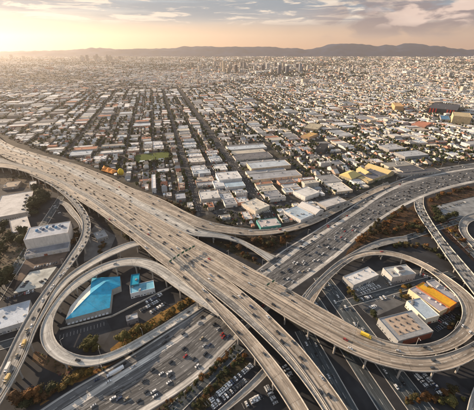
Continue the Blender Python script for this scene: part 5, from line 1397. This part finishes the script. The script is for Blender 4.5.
wd = Mass(); wr = np.random.RandomState(8); WX = []
for poly, c0 in BARE:
    w = np.array([G(*p) for p in poly]); lo, hi = w.min(0), w.max(0); area = (hi - lo).prod()
    q = wr.uniform(0, 1, (int(min(900, area / 14)), 2)) * (hi - lo) + lo
    ins = np.zeros(len(q), bool)
    for i in range(len(w)):
        a, b = w[i], w[(i + 1) % len(w)]
        cr_ = (a[1] > q[:, 1]) != (b[1] > q[:, 1]); xx = (b[0] - a[0]) * (q[:, 1] - a[1]) / (b[1] - a[1] + 1e-9) + a[0]
        ins ^= cr_ & (q[:, 0] < xx)
    for (x, y) in q[ins]:
        if clear_of_roads(x, y, .6, 1) and not taken(x, y, -2): WX.append((x, y, wr.uniform(.4, 1.5), wr.uniform(.5, 1.6), *[min(.3, c * wr.uniform(.4, 1.0)) for c in c0]))
WX = np.array(WX); keep_fm = fm; fm = wd; blob_trees(WX[:, 0], WX[:, 1], WX[:, 2], WX[:, 3], WX[:, 4:7] * np.array([.8, .95, .8])); wd.build('undergrowth', 'far_leaf'); fm = keep_fm
# ------------------------------------------------------------------ vehicles
def car_meshes(kind):
    L, Wd, prof, cab = {
        'saloon car': (4.6, 1.8, [(-2.3, .35), (-2.3, .82), (-1.5, .92), (1.0, .95), (2.2, .78), (2.3, .6), (2.3, .35)], (-1.55, -.85, .55, 1.2, 1.42)),
        'van': (5.2, 1.95, [(-2.6, .4), (-2.6, 1.15), (1.4, 1.2), (2.5, 1.0), (2.6, .7), (2.6, .4)], (-2.5, -2.35, 1.0, 1.75, 2.05)),
        'suv': (4.8, 1.95, [(-2.4, .42), (-2.4, 1.05), (1.0, 1.08), (2.3, .95), (2.4, .7), (2.4, .42)], (-2.3, -2.0, .45, 1.15, 1.75)),
        'pickup': (5.4, 1.95, [(-2.7, .45), (-2.7, 1.0), (1.2, 1.05), (2.6, .95), (2.7, .7), (2.7, .45)], (-.7, -.55, .75, 1.35, 1.75)),
    }[kind]
    m = MB(); n = len(prof); hw = Wd / 2
    m.v = [(x, -hw, z) for x, z in prof] + [(x, hw, z) for x, z in prof]
    m.f.append(tuple(range(n))[::1]); m.f.append(tuple(n + k for k in reversed(range(n))))
    for k in range(n): j = (k + 1) % n; m.f.append((j, k, n + k, n + j))
    x0, x1, x2, x3, zt = cab; zb = prof[2][1] - .02
    # roof panel on the pillars
    w1 = hw * .80
    m.prism([(x1, -w1), (x2, -w1), (x2, w1), (x1, w1)], zt - .06, zt)
    body = m.mesh('body', 'car_paint')
    g_ = MB(); i = 0; w0 = hw * .95; zg = zt - .05
    g_.v = [(x0, -w0, zb), (x3, -w0, zb), (x3, w0, zb), (x0, w0, zb), (x1, -w1 - .02, zg), (x2, -w1 - .02, zg), (x2, w1 + .02, zg), (x1, w1 + .02, zg)]
    g_.f = FLAT4[:4]
    glass = g_.mesh('window_glass', 'glass')
    bm = bmesh.new(); bm.from_mesh(body); bmesh.ops.recalc_face_normals(bm, faces=bm.faces[:]); bm.to_mesh(body); bm.free()
    return body, glass, (L * .31, hw - .06)
def wheel_mesh():
    m = MB(); n = 8; r = .34
    for y in (-.12, .12):
        for k in range(n): m.v.append((r * math.cos(k * math.pi / 4), y, r + r * math.sin(k * math.pi / 4)))
    for k in range(n): j = (k + 1) % n; m.f.append((k, j, n + j, n + k))
    m.f.append(tuple(reversed(range(n)))); m.f.append(tuple(n + k for k in range(n)))
    return m.mesh('wheel', 'tyre')
WHEEL = wheel_mesh(); CARS = {k: car_meshes(k) for k in ('saloon car', 'van', 'suv', 'pickup')}
PAINTS = {'white': (.75, .75, .74), 'silver': (.46, .47, .48), 'black': (.015, .015, .017), 'dark grey': (.06, .062, .066), 'dark blue': (.025, .04, .09), 'red': (.32, .03, .025), 'tan': (.40, .33, .23)}
def car(x, y, z, hd, pitch, kind, paint, wheels=True, name='car'):
    root = empty(name, (x, y, z)); root.rotation_euler = (0, -pitch, hd)
    body, glass, (wx, wy) = CARS[kind]
    new_obj('body', body, root, color=PAINTS[paint]); new_obj('window_glass', glass, root)
    if wheels:
        for a in (-1, 1):
            for b in (-1, 1):
                w = new_obj('wheel', WHEEL, root); w.location = (a * wx, b * wy, 0)
    return root
def truck(x, y, z, hd, box_c, cab_c, L=9.0, name='truck', pitch=0):
    root = empty(name, (x, y, z)); root.rotation_euler = (0, -pitch, hd)
    m = MB(); m.box(-L / 2, L / 2 - 2.6, -1.25, 1.25, 1.0, 3.8); m.build('cargo_box', 'car_paint', root, box_c)
    m = MB(); m.v = [(L / 2 - 2.4, -1.15, .5), (L / 2, -1.15, .5), (L / 2, -1.15, 1.6), (L / 2 - .5, -1.15, 2.8), (L / 2 - 2.4, -1.15, 2.8)]
    m.v += [(a, 1.15, c) for a, b, c in m.v]; m.f = [(0, 1, 2, 3, 4), (9, 8, 7, 6, 5)] + [((k + 1) % 5, k, 5 + k, 5 + (k + 1) % 5) for k in range(5)]
    m.build('cab', 'car_paint', root, cab_c)
    m = MB(); X = L / 2; m.quad((X + .03, -1.0, 1.65), (X + .03, 1.0, 1.65), (X - .46, 1.0, 2.72), (X - .46, -1.0, 2.72)); m.build('windscreen', 'glass', root)
    m = MB(); m.box(-L / 2, L / 2 - .3, -.5, .5, .55, .95); m.build('chassis', 'metal', root, (.05, .05, .05))
    for xx in ((-L / 2 + 1, -L / 2 + 2.2, L / 2 - 1.2) if L > 7 else (-L / 2 + 1, L / 2 - 1.2)):
        for b in (-1.1, 1.1):
            w = new_obj('wheel', WHEEL, root); w.location = (xx, b, 0); w.scale = (1.45, 1.8, 1.45)
    return root
LANE_NAMES = {1: ['only lane'], 2: ['first lane', 'second lane'], 3: ['first lane', 'middle lane', 'third lane']}
MOVING = []
def traffic(key, where, lanes, f0, f1, gap, weights, sgn=1, a0=0, a1=1, lane_first=0):
    """cars along a ribbon; a0..a1 is the strip of the deck they use"""
    rb = RIB[key]
    for l in range(lanes):
        d = rb.L * f0 + rnd.uniform(2, gap)
        while d < rb.L * f1:
            w = rb.w_at(d); m = min(.09, .9 / w)
            across = a0 + m + (a1 - a0 - 2 * m) * (l + .5) / lanes + rnd.uniform(-.3, .3) / w
            q, hd, pt = rb.at(d, across)
            px, py = P(*q)
            d += max(8, gap * rnd.uniform(.45, 1.55))
            if not (-3 < px < 477 and py < 415): continue
            if hidden(px, py, q, key): continue
            kind = rnd.choices(['saloon car', 'suv', 'van', 'pickup'], [6, 3, 1.2, 1])[0]
            paint = rnd.choices(list(weights), list(weights.values()))[0]
            MOVING.append((slant(*q), q, hd + (0 if sgn > 0 else math.pi), pt * sgn, kind, paint, where, px))
def hidden(px, py, q, key):
    """under a higher deck as seen from the aircraft"""
    v = np.array((q[0], q[1], q[2] - CAM_H))
    for k, rb in RIB.items():
        if k == key or k == 'free': continue
        z = float(rb.C[:, 2].max())
        if z < q[2] + 3: continue
        t = (z - CAM_H) / v[2]; x, y = v[0] * t, v[1] * t
        d, w, i = poly_d(rb, x, y)
        if d < w / 2 - 1: return True
    return False
DK = {'black': 5, 'dark grey': 4, 'white': 2, 'silver': 2, 'dark blue': 1, 'red': .6}
MX = {'white': 5, 'silver': 3, 'black': 4, 'dark grey': 3, 'dark blue': 1.2, 'red': .8, 'tan': .6}
PKW = {'white': 4, 'silver': 3, 'black': 2, 'dark grey': 2, 'red': .5}
traffic('free', 'in the busy carriageway below the decks', 7, .0, .42, 30, MX, -1, .11, .58)
traffic('free', 'in the busy carriageway going out to town', 7, .42, .92, 34, {'black': 5, 'dark grey': 4, 'white': 3, 'silver': 3}, -1, .11, .58)
traffic('free', 'in the quiet carriageway beside the orange bank', 3, .05, .42, 38, DK, 1, .72, .95)
traffic('free', 'in the quiet carriageway toward the town', 3, .42, .92, 55, DK, 1, .76, .95)
traffic('m1', 'on the pinkish middle deck', 3, .12, 1, 34, DK)
traffic('d1', 'on the inner loop deck', 2, .1, .95, 95, DK)
traffic('d2', 'on the outer sweeping deck', 2, .25, .95, 80, DK)
traffic('l', 'on the broad tan deck', 2, .12, .98, 85, DK)
traffic('nramp', 'on the tan slip road', 2, .12, .95, 48, DK)
traffic('conn', 'on the connector deck', 2, .12, .95, 60, DK)
traffic('lv', 'in the queue on the grey viaduct', 2, .1, .98, 17, {'white': 4, 'silver': 2, 'black': 3, 'dark grey': 3, 'tan': 2}, 1, .45, 1)
traffic('x', 'on the straight crossing ramp', 3, .05, .98, 16, {'black': 5, 'dark grey': 4, 'white': 2, 'silver': 2})
traffic('v', 'on the grey loop ramp', 1, .1, .95, 130, DK)
RIB['lane'] = UNDER[0]; RIB['boulevard'] = UNDER[-1]; RIB['side'] = [l for l in UNDER if l.width > 10][1]
nb = len(UNDER); bl = max(UNDER, key=lambda l: l.width); RIB['boulevard'] = bl
traffic('boulevard', 'on the wide street below the loop decks', 4, .02, 1, 26, PKW, 1, .05, .95)
traffic('lane', 'on the dark street between the decks', 3, .02, 1, 34, PKW, 1, .08, .92)
traffic('w', 'on the short grey green ramp', 1, .1, .95, 90, DK)
MOVING.sort(key=lambda c: c[0])
for (_, q, hd, pt, kind, paint, where, px) in MOVING[:292]:
    o = car(q[0], q[1], q[2] + .03, hd, pt, kind, paint)
    later(o, f'{paint} {kind}', where, 'van' if kind == 'van' else 'pickup' if kind == 'pickup' else 'car', 'vehicles driving on the motorways', px)
print('moving', len(MOVING))
def on(key, px, py):
    rb = RIB[key]; best = None
    for i in range(rb.n):
        for a in (.15, .3, .5, .7, .85):
            p = rb.S[i] * (1 - a) + rb.N[i] * a; u = P(*p); e = (u[0] - px) ** 2 + (u[1] - py) ** 2
            if best is None or e < best[0]: best = (e, rb.d[i], a)
    return rb.at(best[1], best[2])
q, hd, pt = on('d1', 366, 336); tag(truck(q[0], q[1], q[2] + .03, hd, (.85, .60, .05), (.85, .58, .05), 10.5), 'long bright yellow lorry on the inner deck of the loop', 'lorry')
q, hd, pt = on('free', 113, 368); tag(truck(q[0], q[1], q[2] + .03, hd + math.pi, (.80, .80, .80), (.7, .7, .72), 16), 'long white trailer lorry by the orange bank on the freeway', 'lorry')
q, hd, pt = on('lv', 9.5, 370); tag(truck(q[0], q[1], q[2] + .03, hd, (.80, .77, .70), (.7, .7, .7), 10), 'white box lorry queuing on the grey viaduct', 'lorry')
q, hd, pt = on('lv', 7, 381); tag(truck(q[0], q[1], q[2] + .03, hd, (.62, .45, .18), (.5, .4, .25), 8), 'tan box lorry last in the queue on the grey viaduct', 'lorry')
q, hd, pt = on('lv', 25, 346); tag(truck(q[0], q[1], q[2] + .03, hd, (.66, .46, .16), (.5, .36, .2), 8), 'ochre box lorry in the middle of the viaduct queue', 'lorry')
# parked rows: start pixel, end pixel, number, where
PK = {'white': 5, 'silver': 3, 'black': 2, 'dark grey': 2, 'dark blue': 1}
DKP = {'black': 4, 'dark grey': 3, 'white': 2, 'silver': 2, 'red': .7, 'dark blue': 1}
ROWS = [((206, 405), (252, 365), 17, 'in the lit car park under the broad deck', PK), ((212, 408), (246, 380), 9, 'in the front row of the lit car park', PK), ((266, 386), (276, 404), 7, 'in the far lit row past the short ramp', PK),
        ((243, 406), (262, 396), 6, 'beside the short grey ramp', PK), ((284, 366), (292, 378), 5, 'between the two lower decks', PK),
        ((4, 300), (34, 291), 11, 'in the row behind the bluish white shed', DKP), ((22, 288), (28, 281), 3, 'on the pale concrete lot', DKP), ((40, 283), (46, 279), 3, 'on the near side of the pale lot', DKP),
        ((192, 276), (214, 263), 0, '', PK), ((146, 303), (162, 294), 6, 'in the dark lot beside the pale blue shop', PK), ((140, 311), (160, 300), 7, 'in the second row beside the pale blue shop', PK), ((150, 313), (166, 303), 5, 'in the third row beside the pale blue shop', PK),
        ((118, 280), (116, 292), 5, 'along the blue roofed hall', DKP), ((66, 322), (106, 311), 9, 'before the blue roofed hall', DKP), ((60, 337), (104, 324), 0, '', DKP),
        ((356, 291), (374, 284), 7, 'at the front of the white roofed loop building', {'white': 6, 'silver': 2}), ((360, 294), (380, 286), 6, 'in the second row by the white loop building', {'white': 5, 'silver': 2, 'dark blue': 1}),
        ((310, 296), (322, 315), 6, 'in the slanted row inside the loop', {'white': 3, 'silver': 3}), ((376, 300), (386, 297), 2, 'alone on the grey loop lot', {'white': 3}),
        ((438, 322), (452, 312), 6, 'in the corner yard of the loop', DKP), ((444, 326), (458, 314), 6, 'in the outer row of the corner yard', DKP), ((436, 330), (446, 324), 4, 'by the brick front of the warehouse', DKP), ((446, 290), (456, 296), 5, 'in the yard behind the orange roof', DKP), ((440, 284), (450, 288), 4, 'near the head of the orange roof', DKP),
        ((438, 210), (466, 202), 9, 'on the grey car park beside the scrub', DKP), ((414, 373), (428, 388), 8, 'on the dark yard under the outer deck', PK), ((422, 373), (436, 388), 8, 'in the second row on the dark yard', PK), ((432, 384), (442, 396), 6, 'on the dark yard below the loop', PK), ((386, 285), (402, 281.5), 8, 'before the grey plant building', DKP), ((418, 274), (432, 279), 7, 'behind the lilac warehouse', DKP), ((360, 300), (374, 296), 7, 'on the kerb side of the loop lot', DKP), ((364, 311), (376, 306), 6, 'at the south side of the loop lot', DKP), ((392, 296), (401, 300), 5, 'by the pale blue warehouse end', DKP), ((376, 346), (386, 346), 0, '', PK), ((442, 252), (452, 262), 5, 'beside the round loop and crossing ramp', PK),
        ((30, 253), (62, 247), 9, 'on the brown yard below the box building', DKP), ((34, 268), (58, 262.5), 6, 'in the second row on the brown yard', DKP), ((52, 202), (60, 214), 5, 'on the asphalt behind the box building', DKP), ((88, 232), (100, 242), 6, 'on the pale lot beside the slim ramp', DKP),
        ((214, 215), (234, 220), 7, 'on the asphalt corner by the slip road', DKP), ((226, 211), (242, 214), 6, 'in the second row on the asphalt corner', DKP), ((408, 173), (436, 167.6), 0, '', DKP),
        ((246, 214), (254, 216), 4, 'in the yard of the big cream store', DKP), ((262, 213), (272, 211), 4, 'right of the big cream store', DKP), ((205, 180), (213, 178), 4, 'in the courtyard by the stepped white warehouse', {'red': 2, 'white': 2, 'dark blue': 2})]
npk = 0
for a, b, n, where, wts in ROWS:
    n = round(n * 1.4)
    for k in range(n):
        f = (k + .5) / n; px = a[0] + (b[0] - a[0]) * f; py = a[1] + (b[1] - a[1]) * f
        if rnd.random() < .08: continue
        x, y = G(px, py); xa, ya = G(*a); xb, yb = G(*b); hd = math.atan2(yb - ya, xb - xa) + math.pi / 2 * 1 + rnd.uniform(-.05, .05) + (math.pi if rnd.random() < .3 else 0)
        kind = rnd.choices(['saloon car', 'suv', 'van', 'pickup'], [6, 3, .8, 1])[0]; paint = rnd.choices(list(wts), list(wts.values()))[0]
        if taken(x, y, -2.5): continue
        o = car(x, y, .16 if in_city(x, y) else .06, hd, 0, kind, paint, name='parked_car')
        later(o, f'{paint} {kind}', where, 'car', 'cars parked in the lots and streets', px); npk += 1
sl = MB()
for a, b, n, where, wts in ROWS:
    if n == 0: n = 9
    n = round(n * 1.4); xa, ya = G(*a); xb, yb = G(*b); L_ = math.hypot(xb - xa, yb - ya); ux, uy = (xb - xa) / L_, (yb - ya) / L_
    if in_city(xa, ya): continue
    for k in range(n + 1):
        x, y = xa + ux * L_ * k / n, ya + uy * L_ * k / n; w_ = .09
        sl.quad(*[(x + ux * p - uy * q, y + uy * p + ux * q, .085) for p, q in ((-w_, -2.7), (w_, -2.7), (w_, 2.7), (-w_, 2.7))])
sl.build('parking_stall_lines', 'marking', kind='stuff')
# kerbside cars of the nearer streets
cand = []
for (ln, ty, v, w) in STREETS:
    d = 6
    while d < min(ln.L, 700):
        for a in ((.13, .87) if w > 9 else (.15,)):
            if rnd.random() < .42: 
                q, hd, _ = ln.at(d, a)
                # keep the crossings free
                s_, t_ = toST(q[0], q[1]); others = B_ST if ty == 'A' else A_ST; u = t_ if ty == 'A' else s_
                if min(abs(u - o_) for o_ in others) < 12: continue
                px, py = P(*q)
                if 0 < px < 474 and in_city(q[0], q[1], 1): cand.append((slant(*q), q, hd, px, ty, v, w))
        d += 6.5
cand.sort(key=lambda c: c[0])
for (_, q, hd, px, ty, v, w) in cand[:max(0, 290 - npk)]:
    kind = rnd.choices(['saloon car', 'suv', 'van', 'pickup'], [6, 3, 1, 1])[0]; paint = rnd.choices(list(MX), list(MX.values()))[0]
    o = car(q[0], q[1], q[2] + .03, hd, 0, kind, paint, name='parked_car', wheels=False)
    wh, d = where_of(q[0], q[1]); later(o, f'{paint} kerb {kind}', wh, 'car', 'cars parked in the lots and streets', d, 'going outwards')
# the rest of the street cars
rest = [(c[0], c[1], c[2], None) for c in cand[max(0, 290 - npk):3500]] + [(c[0], (c[1][0], c[1][1], c[1][2] + .03), c[2], c[5]) for c in MOVING[292:]]
if rest:
    cm = Mass(); x, y, z = [np.array([c[1][k] for c in rest]) for k in range(3)]; hd = np.array([c[2] for c in rest])
    col = np.array(list(PAINTS.values()))[nr.choice(7, len(rest), p=[.3, .18, .18, .16, .06, .06, .06])]
    for i_, c in enumerate(rest):
        if c[3]: col[i_] = PAINTS[c[3]]
    for (L_, W_, z0, z1, k) in ((2.2, .88, .25, .9, 1.0), (1.1, .75, .9, 1.42, .35)):
        cm.add(boxes_v(x, y, hd, np.full(len(x), L_), np.full(len(x), W_), z + z1, z + z0), FLAT4, np.repeat((col * k)[:, None], 5, 1))
    cm.build('distant_cars', 'far_building')

# ------------------------------------------------------------------ gantries and lamps
def gantry(a, b, z, label):
    pa, pb = np.array(G(*a, z)), np.array(G(*b, z)); c = (pa + pb) / 2; d = np.linalg.norm(pb - pa); ang = math.atan2(*(pb - pa)[::-1])
    root = empty('sign_gantry', (c[0], c[1], z), ang); h = 6.5
    for s_ in (-1, 1):
        m = MB(); m.box(s_ * d / 2 - .25, s_ * d / 2 + .25, -.25, .25, 0, h); m.build('post', 'metal', root, (.42, .42, .40))
    m = MB(); m.box(-d / 2, d / 2, -.6, -.4, h - 1.2, h - 1.0); m.box(-d / 2, d / 2, .4, .6, h - 1.2, h - 1.0); m.box(-d / 2, d / 2, -.1, .1, h - .1, h + .1); m.build('truss', 'metal', root, (.30, .29, .28))
    n = max(2, int(d / 6))
    for k in range(n):
        u = -d / 2 + d * (k + .5) / n
        m = MB(); m.box(u - 2.1, u + 2.1, -.95, -.75, h - 2.2, h + .6); m.build('sign_panel', 'metal', root, (.03, .12, .07))
    tag(root, label, 'sign gantry', 'sign gantries over the decks')
gantry((168.5, 265.5), (180, 257.3), Z * ZK, 'sign gantry over the broad tan deck near the loop merge')
gantry((181, 256.5), (195, 248.8), Z * ZK, 'sign gantry over the middle decks, second across the corridor')
gantry((265, 289), (275, 283), Z * ZK, 'dark sign gantry over the inner loop deck above the freeway')
def lamp(x, y, z, hd, label, where, key):
    root = empty('street_lamp', (x, y, z), hd); h = 10
    m = MB(); m.prism([(.16 * math.cos(k * 1.047), .16 * math.sin(k * 1.047)) for k in range(6)], 0, h); m.build('pole', 'metal', root, (.45, .45, .44))
    m = MB(); m.box(-.07, .07, 0, 2.6, h - .25, h - .1); m.build('arm', 'metal', root, (.45, .45, .44))
    m = MB(); m.box(-.22, .22, 2.2, 3.1, h - .36, h - .22); m.build('lamp_head', 'metal', root, (.6, .6, .58))
    later(root, label, where, 'street lamp', 'street lamps of the motorways', key)
for key, side, where, every in (('free', 1.01, 'on the orange bank side of the freeway', 55), ('free', -.01, 'on the far carriageway edge of the freeway', 55), ('v', -.02, 'inside the grey loop ramp', 45), ('d1', 1.0, 'on the inner rim of the round loop', 60), ('lv', 0.0, 'on the outer rim of the queuing viaduct', 50)):
    rb = RIB[key]; d = 15
    while d < rb.L * .9:
        q, hd, _ = rb.at(d, side); px, py = P(*q); d += every
        if 0 < px < 474 and py < 412 and not hidden(px, py, q, key): lamp(q[0], q[1], q[2], hd + (math.pi if side > .5 else 0), 'grey street lamp', where, px)
flush_labels()

# ------------------------------------------------------------------ haze over the basin
hz = MB(); hz.box(-20500, 20500, -3300, 19300, -1.5, 900)
hm = bpy.data.materials.new('haze'); hm.use_nodes = True; nt = hm.node_tree
nt.nodes.remove(nt.nodes['Principled BSDF'])
pv = nt.nodes.new('ShaderNodeVolumePrincipled'); pv.inputs['Color'].default_value = (.94, .88, .84, 1); pv.inputs['Density'].default_value = HAZE_D; pv.inputs['Anisotropy'].default_value = .55
nt.links.new(pv.outputs[0], nt.nodes['Material Output'].inputs['Volume']); MATS['haze'] = hm
hz.build('haze', 'haze', kind='stuff')
